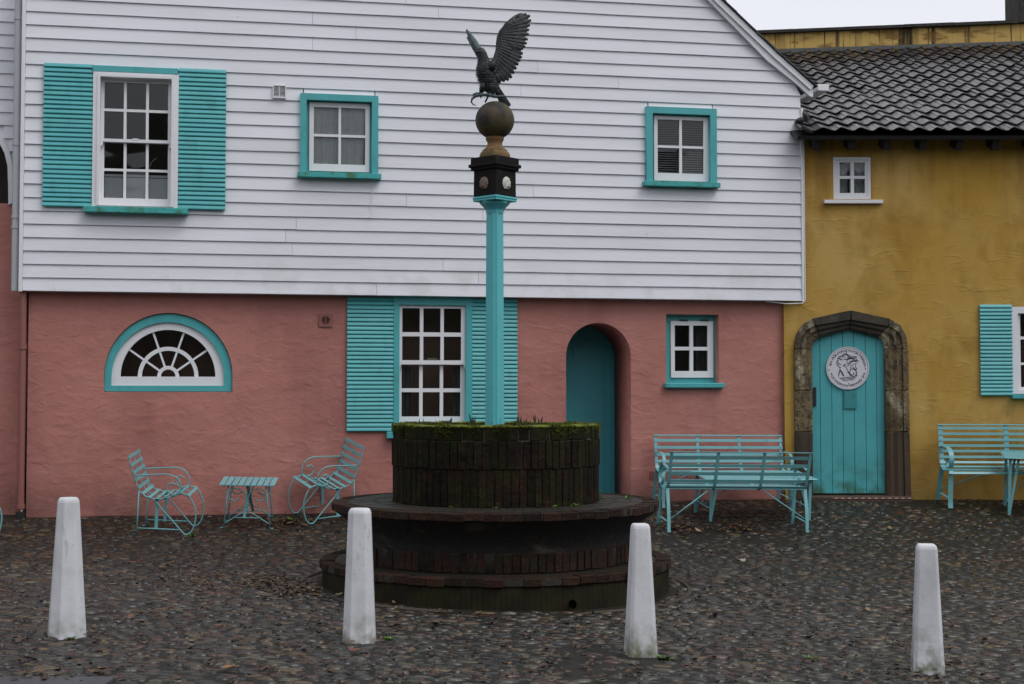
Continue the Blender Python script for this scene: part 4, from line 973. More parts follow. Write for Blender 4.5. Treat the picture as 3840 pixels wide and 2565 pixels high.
def strokes(parent):
    em = empty('mermaid_emblem', (0, 0, 0)); em.parent = parent; k = sr_/610.0
    def S(pts, w=9, w1=None):
        # smooth a polyline and lay it as a raised stroke
        p = [Vector(((x-775)*k, -(y-795)*k)) for x, y in pts]; q_ = []
        for i in range(len(p)-1):
            a, b, c_, d_ = p[max(i-1, 0)], p[i], p[i+1], p[min(i+2, len(p)-1)]
            for j in range(5):
                t = j/5; q_.append(0.5*((2*b)+(-a+c_)*t+(2*a-5*b+4*c_-d_)*t*t+(-a+3*b-3*c_+d_)*t**3))
        q_.append(p[-1]); n = len(q_); vs = []
        for i, v_ in enumerate(q_):
            d = (q_[min(i+1, n-1)]-q_[max(i-1, 0)]).normalized(); x = Vector((-d.y, d.x)); ww = (w+((w1 or w)-w)*i/(n-1))*k*(.45+.55*math.sin(math.pi*min(1, max(0, (i+1)/(n+1)))))
            for sgn, h in ((-1, .0143), (-1, .0160), (1, .0160), (1, .0143)): vs.append((v_.x+x.x*ww*sgn, -h, v_.y+x.y*ww*sgn))
        mb = MB(); mb.add(vs, [(i*4+j, (i+1)*4+j, (i+1)*4+j+1, i*4+j+1) for i in range(n-1) for j in range(3)]); mb.build('stroke', M['ink'], em)
    S([(505, 470), (560, 465), (620, 430), (680, 385), (760, 395), (810, 430), (850, 455), (950, 462), (1030, 465)], 9)
    S([(505, 485), (590, 475), (650, 440), (720, 410), (780, 440), (820, 480), (920, 490), (1040, 480)], 11)
    S([(760, 490), (830, 512), (930, 520), (1040, 500)], 12); S([(740, 540), (820, 530), (900, 528), (970, 560), (1050, 550)], 12)
    S([(690, 550), (760, 560), (830, 535)], 9); S([(950, 560), (1000, 590), (1060, 570), (1085, 610)], 10); S([(890, 625), (960, 600), (1070, 625)], 10)
    S([(480, 530), (530, 515), (580, 550), (620, 550)], 16); S([(610, 520), (650, 470), (720, 450)], 7); S([(650, 560), (690, 530), (740, 500)], 7)
    S([(520, 545), (500, 600), (510, 650), (560, 690), (600, 690)], 10); S([(480, 560), (465, 630), (490, 710), (530, 760), (580, 780)], 11)
    S([(650, 710), (690, 708), (720, 690)], 17); S([(755, 680), (800, 660), (850, 615), (900, 590), (950, 570)], 14); S([(740, 740), (800, 720), (850, 670), (900, 625)], 11)
    S([(640, 740), (690, 750), (720, 745)], 8); S([(775, 570), (770, 620), (740, 670)], 6)
    S([(555, 785), (555, 860), (530, 930), (515, 1030)], 15); S([(560, 860), (610, 920), (635, 980), (670, 1030)], 22)
    S([(720, 760), (760, 840), (800, 910), (850, 980), (920, 985), (955, 940), (930, 920)], 13); S([(770, 905), (820, 950), (860, 1010), (930, 1035), (1000, 1010), (1025, 940), (1000, 860), (930, 820), (860, 840), (835, 900), (850, 960)], 13)
    S([(850, 830), (850, 780), (890, 725), (950, 690), (1020, 645)], 9); S([(1020, 650), (990, 740), (1025, 800), (1020, 830), (960, 810), (930, 770), (890, 800)], 10)
    S([(1000, 1020), (1060, 1000)], 9); S([(505, 1060), (580, 1080), (680, 1070), (810, 1050), (920, 1070), (1030, 1045)], 9)
    S([(560, 1100), (680, 1112), (800, 1090), (900, 1105), (990, 1085)], 9); S([(620, 1135), (720, 1160), (820, 1130), (950, 1135)], 9)
    for x, y in ((745, 335), (803, 1238), (242, 848), (1280, 808)):
        S([(x-14, y), (x+14, y)], 20)
strokes(sign)

# ------------------------------------------------------------------ brick planter
planter = empty('brick_planter', (PCX, ZP, G0), 0.0, 'round dark brick planter with a ring seat and mossy rim in the cobbled yard', 'planter')
def zat(py, depth): return at_depth(1136, py, depth).z-G0
mpx = ZP/FPX*SC                                  # metres per photo-view pixel at the planter
r_step, r_bowl, r_sold, r_drum = 395*mpx, 371*mpx, 316*mpx, 234*mpx
z_step = zat(1276, ZP); z_rim = zat(1152, ZP)+.02; z_rimb = z_rim-.062
z_drum = zat(973, ZP)
z_sold = zat(1269, ZP-r_sold*.97)
def annular_brick(r0, r1, a, z0, z1, bulge=.004, n=2):
    mb = MB(); vs = []
    for z in (z0, z1):
        for i in range(n+1):
            t = -a/2+a*i/n; vs.append((r1*math.cos(t), r1*math.sin(t), z))
        for i in range(n+1):
            t = a/2-a*i/n; vs.append((r0*math.cos(t), r0*math.sin(t), z))
    q = 2*(n+1); mb.add(vs, [tuple(range(q))[::-1], tuple(range(q, 2*q))]+[(i, (i+1) % q, q+(i+1) % q, q+i) for i in range(q)])
    return mb
back = MB(); brng = random.Random(21)
def brick_ring(r0, r1, z0, z1, count, m, gap, jr=.005, phase=0.0):
    a = 2*math.pi/count; mb = annular_brick(r0, r1, a-gap/r1, z0, z1); me = mb.mesh('brick', m)
    bm = bmesh.new(); bm.from_mesh(me); bmesh.ops.bevel(bm, geom=bm.edges[:], offset=.004, segments=1, affect='EDGES'); bm.to_mesh(me); bm.free()
    for k in range(count):
        an = a*(k+.5)+phase; f = brng.uniform(1-jr*1.6, 1+jr*1.6); rot = (brng.uniform(-.004, .004), brng.uniform(-.004, .004), an+brng.uniform(-.12, .12)*a*.1)
        if math.sin(an) < .25:
            o = link('brick', me, planter, (0, 0, brng.uniform(-.002, .002)), rot); o.scale = (f, f, 1)
        else:
            c_, s_ = math.cos(an), math.sin(an)
            back.add([(x*c_-y*s_, x*s_+y*c_, z) for x, y, z in mb.v], mb.f)
zc1 = zat(1078, ZP-r_drum)+.0; zc2 = zat(1012, ZP-r_drum)
brick_ring(r_drum-.10, r_drum+.004, z_rim, zc1, 84, M['brick'], .006, .0022)
brick_ring(r_drum-.10, r_drum+.010, zc1+.004, zc2, 84, M['brick'], .006, .0022, phase=.03)
brick_ring(r_drum-.11, r_drum, zc2+.004, z_drum, 60, M['brick'], .005, .0022, phase=.01)
brick_ring(r_sold-.08, r_sold, z_step+.003, z_sold, 108, M['redbrick'], .008)
brick_ring(r_bowl-.13, r_bowl, z_rimb, z_rim, 58, M['redbrick'], .011, .003)
brick_ring(r_step-.12, r_step+.006, z_step-.062, z_step, 62, M['redbrick'], .011, .004)
tag(back.build('bricks', M['brick'], planter), kind='stuff')
mb = MB(); mb.lathe([(r_drum-.105, z_rim-.02), (r_drum-.008, z_rim-.02), (r_drum-.008, z_drum-.006), (r_drum-.105, z_drum-.006)], 72); mb.build('mortar_core', M['mortar'], planter, True)
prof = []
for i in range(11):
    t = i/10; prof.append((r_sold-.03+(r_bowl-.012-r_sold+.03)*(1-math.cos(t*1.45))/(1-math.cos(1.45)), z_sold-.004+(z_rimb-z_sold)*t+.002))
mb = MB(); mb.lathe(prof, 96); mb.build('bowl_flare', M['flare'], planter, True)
mb = MB(); mb.lathe([(r_sold-.09, z_step-.01), (r_sold-.008, z_step-.01), (r_sold-.008, z_sold)], 96); mb.build('mortar_core', M['mortar'], planter, True)
mb = MB(); mb.lathe([(r_bowl-.125, z_rimb+.003), (r_bowl-.007, z_rimb+.003), (r_bowl-.007, z_rim-.006), (r_drum-.02, z_rim-.006)], 96); mb.build('seat_bed', M['bowltop'], planter)
mb = MB(); mb.lathe([(r_step-.11, z_step-.058), (r_step-.001, z_step-.058), (r_step-.001, z_step-.006), (r_sold-.1, z_step-.006)], 96); mb.build('step_bed', M['bowltop'], planter)
# radial paviours on the seat, real joints
mb = MB(); nr = 88; rr = [r_drum+.006, r_drum+.15, r_drum+.27, r_bowl-.133]
for q in range(3):
    for k in range(nr):
        a0 = 2*math.pi*(k+.5*(q % 2))/nr; da = 2*math.pi/nr; g = .003
        b = annular_brick(rr[q]+.004, rr[q+1]-.004, da-.006/rr[q+1], z_rim-.007, z_rim+.001+brng.uniform(-.002, .002), n=1)
        c_, s_ = math.cos(a0), math.sin(a0); mb.add([(x*c_-y*s_, x*s_+y*c_, z) for x, y, z in b.v], b.f)
tag(mb.build('paviours', M['bowltop'], planter), kind='stuff')
# step riser with vertical ribs
sg = 420; vs = []
for k in range(sg):
    a = 2*math.pi*k/sg; w = .004*(k % 2)+.004*mnoise.noise(Vector((math.cos(a)*6, math.sin(a)*6, 0)))
    for z, dr_ in ((-.3, 0), (0.02, 0), (z_step-.10, 0), (z_step-.064, -.004)):
        vs.append(((r_step-.012-w+dr_)*math.cos(a), (r_step-.012-w+dr_)*math.sin(a), z))
mb = MB(); mb.add(vs, [(k*4+j, ((k+1) % sg)*4+j, ((k+1) % sg)*4+j+1, k*4+j+1) for k in range(sg) for j in range(3)]); mb.build('step_riser', M['stepside'], planter)
a_ = math.atan2(-1, .31); hx, hy = (r_step-.014)*math.cos(a_), (r_step-.014)*math.sin(a_)
dpt = at_depth(1313, 1386, ZP-r_step*.97); mb = MB()
mb.tube([(dpt.x-PCX, dpt.y-ZP-.012, dpt.z-G0), (dpt.x-PCX, dpt.y-ZP+.06, dpt.z-G0)], .030, 12); mb.build('drain_hole_shade', M['hole_shade'], planter)  # solid black disc, the drain's inner shade put in as colour
# soil, moss cushion and sprouting bulbs
mb = MB(); nr_, na = 7, 48; vs = [(0, 0, z_drum-.035)]
for i in range(1, nr_+1):
    for k in range(na):
        r_ = (r_drum-.10)*i/nr_; a = 2*math.pi*k/na; vs.append((r_*math.cos(a), r_*math.sin(a), z_drum-.045+.018*mnoise.noise(Vector((r_*math.cos(a)*9, r_*math.sin(a)*9, 2)))))
fs = [(0, 1+k, 1+(k+1) % na) for k in range(na)]+[(1+(i-1)*na+k, 1+i*na+k, 1+i*na+(k+1) % na, 1+(i-1)*na+(k+1) % na) for i in range(1, nr_) for k in range(na)]
mb.add(vs, fs); mb.build('soil', M['soil'], planter, True)
def moss_mesh():
    rng = np.random.default_rng(9); V = []; Fc = []; n = 21000
    ang = rng.uniform(0, 2*math.pi, n); kind = rng.random(n)
    for i in range(n):
        a = ang[i]; lush = max(0, min(1, .5+.9*mnoise.noise(Vector((math.cos(a)*6, math.sin(a)*6, 1.0)))))
        if rng.random() > .25+.85*lush: continue
        if kind[i] < .72: rr_ = rng.uniform(r_drum-.115, r_drum+.006); z = z_drum-.004; tilt = rng.normal(0, .5)
        else:
            rr_ = r_drum+.003; z = z_drum-abs(rng.normal(0, .022+.03*lush)); tilt = 1.1
            if rng.random() > .35+.5*lush: continue
        h = rng.uniform(.008, .024)*(.45+1.0*lush); w = rng.uniform(.004, .008)
        da = a+rng.normal(0, .5); dx, dy = math.cos(da)*math.sin(tilt)*h, math.sin(da)*math.sin(tilt)*h
        x, y = rr_*math.cos(a), rr_*math.sin(a); ta = rng.uniform(0, 6.28); tx, ty = math.cos(ta)*w, math.sin(ta)*w
        b = len(V); V += [(x-tx, y-ty, z), (x+tx, y+ty, z), (x+dx, y+dy, z+h*max(.25, math.cos(tilt))), (x-ty*.8+dx*.6, y+tx*.8+dy*.6, z+h*.5)]; Fc += [(b, b+1, b+2), (b, b+3, b+2)]
    me = bpy.data.meshes.new('moss'); me.from_pydata(V, [], Fc); me.materials.append(M['moss']); return me
tag(link('moss', moss_mesh(), planter), kind='stuff')
mb = MB(); sg = 120; vs = []
for k in range(sg):
    a = 2*math.pi*k/sg; nz = .008*mnoise.noise(Vector((math.cos(a)*7, math.sin(a)*7, 4)))
    for r_, z in ((r_drum-.112, -.012), (r_drum-.09, .004+nz), (r_drum-.045, .010+nz), (r_drum-.006, .005+nz), (r_drum+.006, -.006)): vs.append((r_*math.cos(a), r_*math.sin(a), z_drum+z))
mb.add(vs, [(k*5+j, ((k+1) % sg)*5+j, ((k+1) % sg)*5+j+1, k*5+j+1) for k in range(sg) for j in range(4)]); mb.build('moss_cushion', M['moss'], planter, True)
# bulb shoots standing in the soil: one clump each where they show
def shoots(px, n, h, spread):
    p = at_depth(px, 968, ZP-.15); mb = MB()
    for i in range(n):
        x, y = brng.uniform(-spread, spread), brng.uniform(-spread, spread); hh_ = h*brng.uniform(.7, 1.25)*1.35; lean = brng.uniform(-.25, .25)
        w = brng.uniform(.005, .009)
        mb.add([(x-w, y, 0), (x+w, y, 0), (x+w*.9+lean*hh_*.5, y+.004, hh_*.6), (x-w*.9+lean*hh_*.5, y+.004, hh_*.6), (x+lean*hh_, y, hh_)], [(0, 1, 2, 3), (3, 2, 4)])
        mb.add([(x, y-w, 0), (x, y+w, 0), (x+lean*hh_*.5, y+w, hh_*.6), (x+lean*hh_*.5, y-w, hh_*.6), (x+lean*hh_, y, hh_)], [(0, 1, 2, 3), (3, 2, 4)])
    o = mb.build('bulb_shoots', M['shoot'], None, loc=(p.x, ZP-.15+brng.uniform(-.08, .08), G0+z_drum-.035))
    return o
for px, n, h, sp_, lab in ((1085, 6, .095, .02, 'tight clump of bulb shoots just left of the turquoise column foot'), (1190, 7, .085, .05, 'loose row of bulb shoots just right of the turquoise column foot'),
                           (1031, 4, .065, .03, 'short bulb shoots in front of the sash window\'s right pane'), (965, 4, .07, .04, 'sparse thin shoots at the left of the planter soil'),
                           (1226, 6, .08, .05, 'tallest spiky shoots right of centre in the planter'), (1320, 3, .05, .03, 'few low shoots near the right end of the planter rim'),
                           (1000, 3, .05, .02, 'pair of tiny shoots left of centre in the planter')):
    tag(shoots(px, n, h, sp_), lab, 'plant', 'bulb shoots in the planter')

# ------------------------------------------------------------------ column standing in the planter
colo = empty('painted_column', (PCX, ZP, G0+z_drum-.06), 0.0, 'slender turquoise fluted column rising from the brick planter with stone ball on top', 'column')
zb0 = G0+z_drum-.06
def cz_(py): return at_depth(1134, py, ZP).z-zb0
CX = at_depth(1134, 700, ZP).x-PCX; ROT = R(-45+3)
def notched(h, cut=.16):
    """square of half side h with a quirk at each corner"""
    c_ = h*cut; out = []
    for k in range(4):
        for x, y in ((h-c_*2.0, -h), (h-c_*1.9, -h+c_*.9), (h-c_*.9, -h+c_*1.9), (h, -h+c_*2.0)):
            a = math.pi/2*k; out.append((x*math.cos(a)-y*math.sin(a), x*math.sin(a)+y*math.cos(a)))
    return out
def prism(mb, secs):
    n = len(secs[0][0]); vs = []
    for pts, z in secs:
        for x, y in pts:
            vs.append((CX+x*math.cos(ROT)-y*math.sin(ROT), x*math.sin(ROT)+y*math.cos(ROT), z))
    mb.add(vs, [(i*n+k, i*n+(k+1) % n, (i+1)*n+(k+1) % n, (i+1)*n+k) for i in range(len(secs)-1) for k in range(n)]+[tuple(range(n))[::-1], tuple((len(secs)-1)*n+k for k in range(n))])
sq = lambda h: [(h, -h), (h, h), (-h, h), (-h, -h)]
wsh = lambda px: px*mpx/2/1.2
wpx = lambda px: px*mpx/2/1.33                     # half side from the width seen over the corner
mb = MB(); prism(mb, [(notched(wsh(47)), 0), (notched(wsh(45)), .12), (notched(wsh(40.5)), cz_(486))]); bevel(mb.build('shaft', M['tqcol'], colo), .004, 1)
mb = MB(); mb.lathe([(20*mpx, cz_(490)), (21*mpx, cz_(482)), (24*mpx, cz_(478)), (30*mpx, cz_(472)), (34*mpx, cz_(468)), (35*mpx, cz_(465)), (35*mpx, cz_(462.5))], 8, (CX, 0), rot=ROT); mb.build('capital', M['tqcol'], colo)
mb = MB(); prism(mb, [(sq(wpx(96)), cz_(463)), (sq(wpx(96)), cz_(458))]); prism(mb, [(sq(wpx(98)), cz_(458)+.001), (sq(wpx(98)), cz_(452.5))]); bevel(mb.build('abacus', M['tqcol'], colo), .004, 1)
z0d, z1d = cz_(452.3), cz_(392.5)
hd_ = wpx(93.5); mb = MB(); prism(mb, [(sq(hd_), z0d), (sq(hd_*.985), z1d)]); die = bevel(mb.build('die_block', M['die'], colo), .008, 2)
mb = MB(); prism(mb, [(sq(wpx(104)), z1d), (sq(wpx(107)), cz_(386))]); prism(mb, [(sq(wpx(116)), cz_(385.8)), (sq(wpx(116)), cz_(378))]); prism(mb, [(sq(wpx(106)), cz_(377.8)), (sq(wpx(105)), cz_(363))]); bevel(mb.build('cornice', M['die'], colo), .006, 2)
mb = MB(); mb.lathe([(35*mpx, cz_(363)), (35.5*mpx, cz_(357)), (33*mpx, cz_(350.5)), (29.5*mpx, cz_(348)), (29*mpx, cz_(345)), (22*mpx, cz_(340)), (17.5*mpx, cz_(333)), (17*mpx, cz_(327)), (20*mpx, cz_(322.5)), (21*mpx, cz_(320)), (21*mpx, cz_(312))], 32, (CX, 0)); auto_smooth(mb.build('neck', M['neckstone'], colo), 40)
rb = 45*mpx; zb = cz_(276); mb = MB(); mb.lathe([(rb*math.cos(R(a)), zb+rb*.98*math.sin(R(a))) for a in range(-62, 91, 8)], 40, (CX, 0)); mb.build('ball', M['ballstone'], colo, True)
# scallop shells on the two faces seen
def shell(m, ang, dx):
    mb = MB(); n = 22; vs = [(0, -.014, -.040)]; 
    for j, rr_ in enumerate((.35, .7, 1.0)):
        for i in range(n+1):
            a = R(-62+304*i/n); ridge = .5+.5*math.cos(i*2*math.pi*8/n)
            x = .044*rr_*math.cos(a)*(1+.03*ridge); z = -.004+.048*rr_*math.sin(a)*(1+.03*ridge); 
            dpt_ = .020*(1-rr_**2.2)+.006*ridge*rr_+.003
            vs.append((x, -dpt_, z))
    fs = [(0, 1+i, 2+i) for i in range(n)]+[(1+j*(n+1)+i, 1+(j+1)*(n+1)+i, 2+(j+1)*(n+1)+i, 2+j*(n+1)+i) for j in range(2) for i in range(n)]
    mb.add(vs, fs); mb.add([(-.018, -.006, -.046), (.018, -.006, -.046), (.012, -.014, -.030), (-.012, -.014, -.030)], [(0, 1, 2, 3)])
    o = mb.build('shell', m, colo, True, (CX+hd_*math.sin(ang)*1.0, -hd_*math.cos(ang), (z0d+z1d)/2+.0), (0, 0, ang)); o.scale = (1.15, 1, 1.15); return o
shell(M['shellb'], ROT, 0)['label'] = 'brown scallop shell'; shell(M['shellw'], ROT+math.pi/2, 0)['label'] = 'white scallop shell'

# ------------------------------------------------------------------ bronze eagle on the ball
EZ = zb0+cz_(231.5)
eagle = empty('eagle_statue', (PCX+CX, ZP, EZ), 0.0, 'dark bronze eagle statue with raised wings gripping a snake on the stone ball', 'statue')
kx = mpx*.3040                                   # metres per pixel of the eagle study
def E(x, y, d=0.0): return Vector(((x-404)*kx, d, -(y-766)*kx))
def loft(rows, seg=18):
    mb = MB(); vs = []
    for x, y, rx_, ry_ in rows:
        for k in range(seg):
            a = 2*math.pi*k/seg; c_ = E(x, y); vs.append((c_.x+rx_*kx*math.cos(a), c_.y+ry_*kx*math.sin(a), c_.z))
    n = len(rows); mb.add(vs, [(i*seg+k, i*seg+(k+1) % seg, (i+1)*seg+(k+1) % seg, (i+1)*seg+k) for i in range(n-1) for k in range(seg)]+[tuple(range(seg)), tuple((n-1)*seg+k for k in range(seg))]); return mb
def body_rows(rows, n=40):
    out = []
    for i in range(n+1):
        t = i/n*(len(rows)-1); k0 = min(int(t), len(rows)-2); f = t-k0; f = f*f*(3-2*f)*.5+f*.5
        out.append(tuple(a+(b-a)*f for a, b in zip(rows[k0], rows[k0+1])))
    return out
rows = body_rows([(392, 735, 20, 22), (388, 705, 46, 42), (372, 660, 66, 56), (352, 610, 72, 62), (338, 560, 72, 66), (332, 515, 66, 60), (326, 475, 50, 48), (318, 440, 38, 38), (310, 410, 33, 33), (303, 385, 31, 30), (300, 368, 26, 25), (298, 357, 10, 10)])
bdy = loft(rows, 26).build('body', M['bronze'], eagle, True)
# feather scales over breast and thighs
fs_ = MB(); frng = random.Random(4)
for i in range(5, 34):
    x, y, rx_, ry_ = rows[i]; nfe = max(7, int(rx_/5.2))
    for k in range(nfe):
        a = math.pi+math.pi*((k+.5*(i % 2))/nfe)*1.0; c_ = E(x, y)
        ca, sa = math.cos(a), math.sin(a); p = Vector((c_.x+rx_*kx*1.01*ca, ry_*kx*1.01*sa, c_.z)); nn = Vector((ca/rx_, sa/ry_, 0)).normalized(); tt = Vector((-nn.y, nn.x, 0)); dn_ = Vector((0, 0, -1))
        l_, w_ = (16+8*frng.random())*kx, (8+2*frng.random())*kx
        fs_.add([p-tt*w_*.6, p+tt*w_*.6, p+tt*w_+dn_*l_*.55+nn*.006, p+dn_*l_+nn*.008, p-tt*w_+dn_*l_*.55+nn*.006, p+dn_*l_*.5+nn*.010], [(0, 1, 5), (1, 2, 5), (2, 3, 5), (3, 4, 5), (4, 0, 5)])
tag(fs_.build('breast_feathers', M['bronze'], eagle), kind='stuff')
mb = MB(); mb.tube([E(288, 386, -.012), E(272, 392, -.014), E(262, 404, -.013), E(262, 414, -.012)], [15*kx, 10*kx, 6*kx, 2*kx], 8); mb.build('beak', M['bronze'], eagle, True)
for sgn in (-1,):
    mb = MB(); mb.lathe([(.004, -.003), (.005, 0), (.002, .003)], 8); mb.build('eye', M['black'], eagle, loc=E(292, 377, -.026))
# thighs
for x0, y0, x1, y1, d in ((325, 640, 296, 715, -.03), (375, 640, 388, 722, -.035)):
    mb = MB(); mb.tube([E(x0, y0, d), E((x0+x1)/2, (y0+y1)/2, d*1.15), E(x1, y1, d*1.1)], [34*kx, 26*kx, 12*kx], 10); mb.build('thigh', M['bronze'], eagle, True)
# toes
for x, y in ((285, 722), (385, 722)):
    for dx, dy_, dd in ((-42, 4, -.03), (-20, 14, -.05), (22, 10, -.04), (10, 6, .03)):
        mb = MB(); mb.tube([E(x, y-6, -.02), E(x+dx*.5, y-8, -.02+dd*.5), E(x+dx, y+dy_, -.02+dd), E(x+dx*1.15, y+dy_+16, -.02+dd)], [9*kx, 9*kx, 8*kx, 2*kx], 7); mb.build('toe', M['bronzegreen'], eagle, True)
# snake
mb = MB(); mb.tube([E(262, 800), E(240, 797, -.02), E(226, 780, -.03), E(232, 757, -.04), E(262, 738, -.05), E(310, 727, -.055), E(360, 730, -.06), E(410, 744, -.06), E(450, 742, -.05), E(472, 735, -.03), E(478, 728, 0)], [3*kx, 4.5*kx, 6*kx, 8*kx, 10*kx, 11*kx, 11*kx, 11*kx, 11*kx, 10*kx, 6*kx], 9)
mb.build('snake', M['bronzegreen'], eagle, True)
mb = MB(); mb.tube([E(330, 782, -.03), E(345, 755, -.03), E(352, 735, -.03)], 7*kx, 7); mb.build('claw_stay', M['bronze'], eagle, True)
# tail fan
for i in range(5):
    a = i/4; mb = MB(); p, q_ = E(405+a*26, 655-a*4, .01+.012*i), E(448+a*66, 772+a*26-a*a*8, .03+.004*i); w = Vector((math.cos(.6), 0, math.sin(.6)))*15*kx
    mb.add([p-w*.5, p+w*.5, q_+w*.9, q_+(q_-p).normalized()*.012, q_-w*.9]+[v_+Vector((0, .008, 0)) for v_ in (p-w*.5, p+w*.5, q_+w*.9, q_+(q_-p).normalized()*.012, q_-w*.9)],
           [(0, 1, 2, 3, 4), (9, 8, 7, 6, 5)]+[(k, (k+1) % 5, 5+(k+1) % 5, 5+k) for k in range(5)]); mb.build('tail_feather', M['bronze'], eagle)
# wings: feathers hung from an arm; given in the plane of the near wing, then mapped
tips1 = [(612, 92), (645, 92), (672, 104), (680, 140), (672, 178), (666, 215), (664, 250), (655, 290), (648, 322), (636, 350), (620, 366)]
bas1 = [(478, 200), (476, 205), (472, 212), (468, 222), (462, 236), (456, 250), (450, 264), (446, 280), (440, 296), (436, 312), (432, 326)]
tips2 = [(600, 382), (617, 402), (610, 432), (600, 458), (584, 488), (568, 522), (552, 556), (532, 592), (508, 612), (478, 622), (444, 634)]
bas2 = [(430, 336), (426, 350), (424, 366), (420, 384), (416, 400), (412, 418), (408, 438), (402, 458), (398, 480), (394, 505), (392, 535)]
def feather(mb, b, t, w, off, mp, curl=0.0):
    b, t = Vector(b), Vector(t); d = t-b; L_ = d.length; d.normalize(); s_ = Vector((-d.y, d.x)); vs = []; n = 7
    prof = [.7, .95, 1.05, 1.1, 1.1, 1.05, .85, .35]
    for i in range(n+1):
        q_ = b+d*(L_*i/n); ww = w*prof[i]; up = off+.006*math.sin(math.pi*i/n)+curl*(i/n)**2
        for sd, h in ((-1, -.002), (0, .0015), (1, -.002)): vs.append(mp(q_.x+s_.x*ww*sd, q_.y+s_.y*ww*sd, up+h))
        for sd in (1, -1): vs.append(mp(q_.x+s_.x*ww*sd, q_.y+s_.y*ww*sd, up-.007))
    fs = [(i*5+j, (i+1)*5+j, (i+1)*5+(j+1) % 5, i*5+(j+1) % 5) for i in range(n) for j in range(5)]+[(0, 1, 2, 3, 4), tuple(n*5+j for j in (4, 3, 2, 1, 0))]
    mb.add(vs, fs)
def wing(name, mp, mt, arm_pts=None):
    arm = MB(); pts = [(372, 540), (392, 490), (414, 440), (424, 385), (426, 330), (430, 285), (446, 240), (476, 200), (530, 150), (590, 102)]
    arm.tube([mp(x, y, .0) for x, y in pts], [34*kx, 30*kx, 22*kx, 16*kx, 14*kx, 13*kx, 12*kx, 10*kx, 8*kx, 5*kx], 10); w = arm.build(name, mt, eagle, True) if arm_pts is None else arm_pts
    for i, (b, t) in enumerate(zip(bas1, tips1)): mb = MB(); feather(mb, b, t, 21, .0015*i-.012, mp, -.008); mb.build('feather', mt, w)
    for i, (b, t) in enumerate(zip(bas2, tips2)): mb = MB(); feather(mb, b, t, 23, .0015*i-.006, mp, -.006); mb.build('feather', mt, w)
    for row, (fr0, fr1, ww, of) in enumerate(((.0, .55, 20, .008), (-.02, .34, 18, .015))):
        for b, t in list(zip(bas1[1:], tips1[1:]))[::1]+list(zip(bas2, tips2)):
            bb = Vector(b).lerp(Vector(t), max(0, fr0)); tt = Vector(b).lerp(Vector(t), fr1)
            mb = MB(); feather(mb, bb, tt, ww, of, mp); mb.build('feather', mt, w)
    return w
def map_near(x, y, h): p = E(x, y); return Vector((p.x, -.035-h*1.0+.35*(p.x-E(400, 0).x)*.35, p.z))
w_ = wing('wing', map_near, M['bronze']); w_['label'] = 'broad wing spread upright, flat to view'
# far wing: span leans up-left, chord runs away from the viewer so it is seen edge on
o_r = Vector((400, 480)); far_root = E(306, 470); ax = (E(196, 222)-E(318, 480)); 
def map_far(x, y, h):
    sx_, sy_ = (x-400), (480-y)                      # chord, span in study pixels
    span = sy_/390.0; chord = sx_*kx
    p = E(318, 480)+ax*span
    return p+Vector((h*.6, .02+chord*.92, 0))
mb = MB(); mb.tube([E(306, 440, .03), E(284, 385, .035), E(262, 345, .04), E(240, 300, .05), E(216, 255, .06), E(196, 222, .06), E(184, 204, .06)], [20*kx, 28*kx, 31*kx, 27*kx, 19*kx, 13*kx, 5*kx], 10)
far = mb.build('wing', M['bronzegreen'], eagle, True); far['label'] = 'far wing seen edge-on, pale green'
wing('wing', map_far, M['bronzegreen'], far)

# ------------------------------------------------------------------ bollards
def bollard(px, py, ytop_, wtop, wbot, cham, rot, label, lean=0.0):
    g = G(px, py); zt_ = at_depth(px, ytop_, g.y).z; h = zt_-g.z; m_ = g.y/FPX*SC
    o = empty('bollard', (g.x, g.y, g.z), rot, label, 'bollard', 'white bollards across the cobbled yard')
    mb = MB(); vs = []; secs = ((-.15, 1.04), (0.0, 1.0), (.18, .93), (.5, .78), (.8, .645), (.955, .575), (.985, .535), (1.0, .40))
    ratio = wtop/wbot
    nseg = 8
    def outline(hw):
        c_ = hw*cham; return [(hw, -hw+c_), (hw, hw-c_), (hw-c_, hw), (-hw+c_, hw), (-hw, hw-c_), (-hw, -hw+c_), (-hw+c_, -hw), (hw-c_, -hw)]
    lv = [(-.15, 1.03), (0, 1.0), (.06, .985), (.25, None), (.5, None), (.75, None), (.966, None), (.986, ratio*.93), (1.0, ratio*.80)]
    for t, f in lv:
        if f is None: f = 1+(ratio-1)*(t/.966)
        for x, y in outline(wbot*m_/2*f):
            j = .003*mnoise.noise(Vector((x*9+px, y*9, t*5))); vs.append((x*(1+j)+lean*t*h, y*(1+j), t*h if t >= 0 else -.15))
    n = len(lv); mb.add(vs, [(i*8+k, i*8+(k+1) % 8, (i+1)*8+(k+1) % 8, (i+1)*8+k) for i in range(n-1) for k in range(8)]+[tuple((n-1)*8+k for k in range(8))])
    p = mb.build('post', M['bollard'], o); bevel(p, .004, 1, 20)
    return o
bollard(153.5, 1459, 1140, 47, 82, .52, R(22), 'white octagonal bollard at far left below the fanlight window')
bollard(823.5, 1471, 1165, 51, 74, .50, R(2), 'white eight-sided bollard in front of the planter\'s left side')
bollard(1468.5, 1501, 1200, 40, 68, .26, R(8), 'white chamfered square bollard with blistered paint before the planter\'s right side')
bollard(2126.5, 1541, 1247, 45, 70, .22, R(-10), 'white square bollard standing alone on cobbles below the ochre wall')

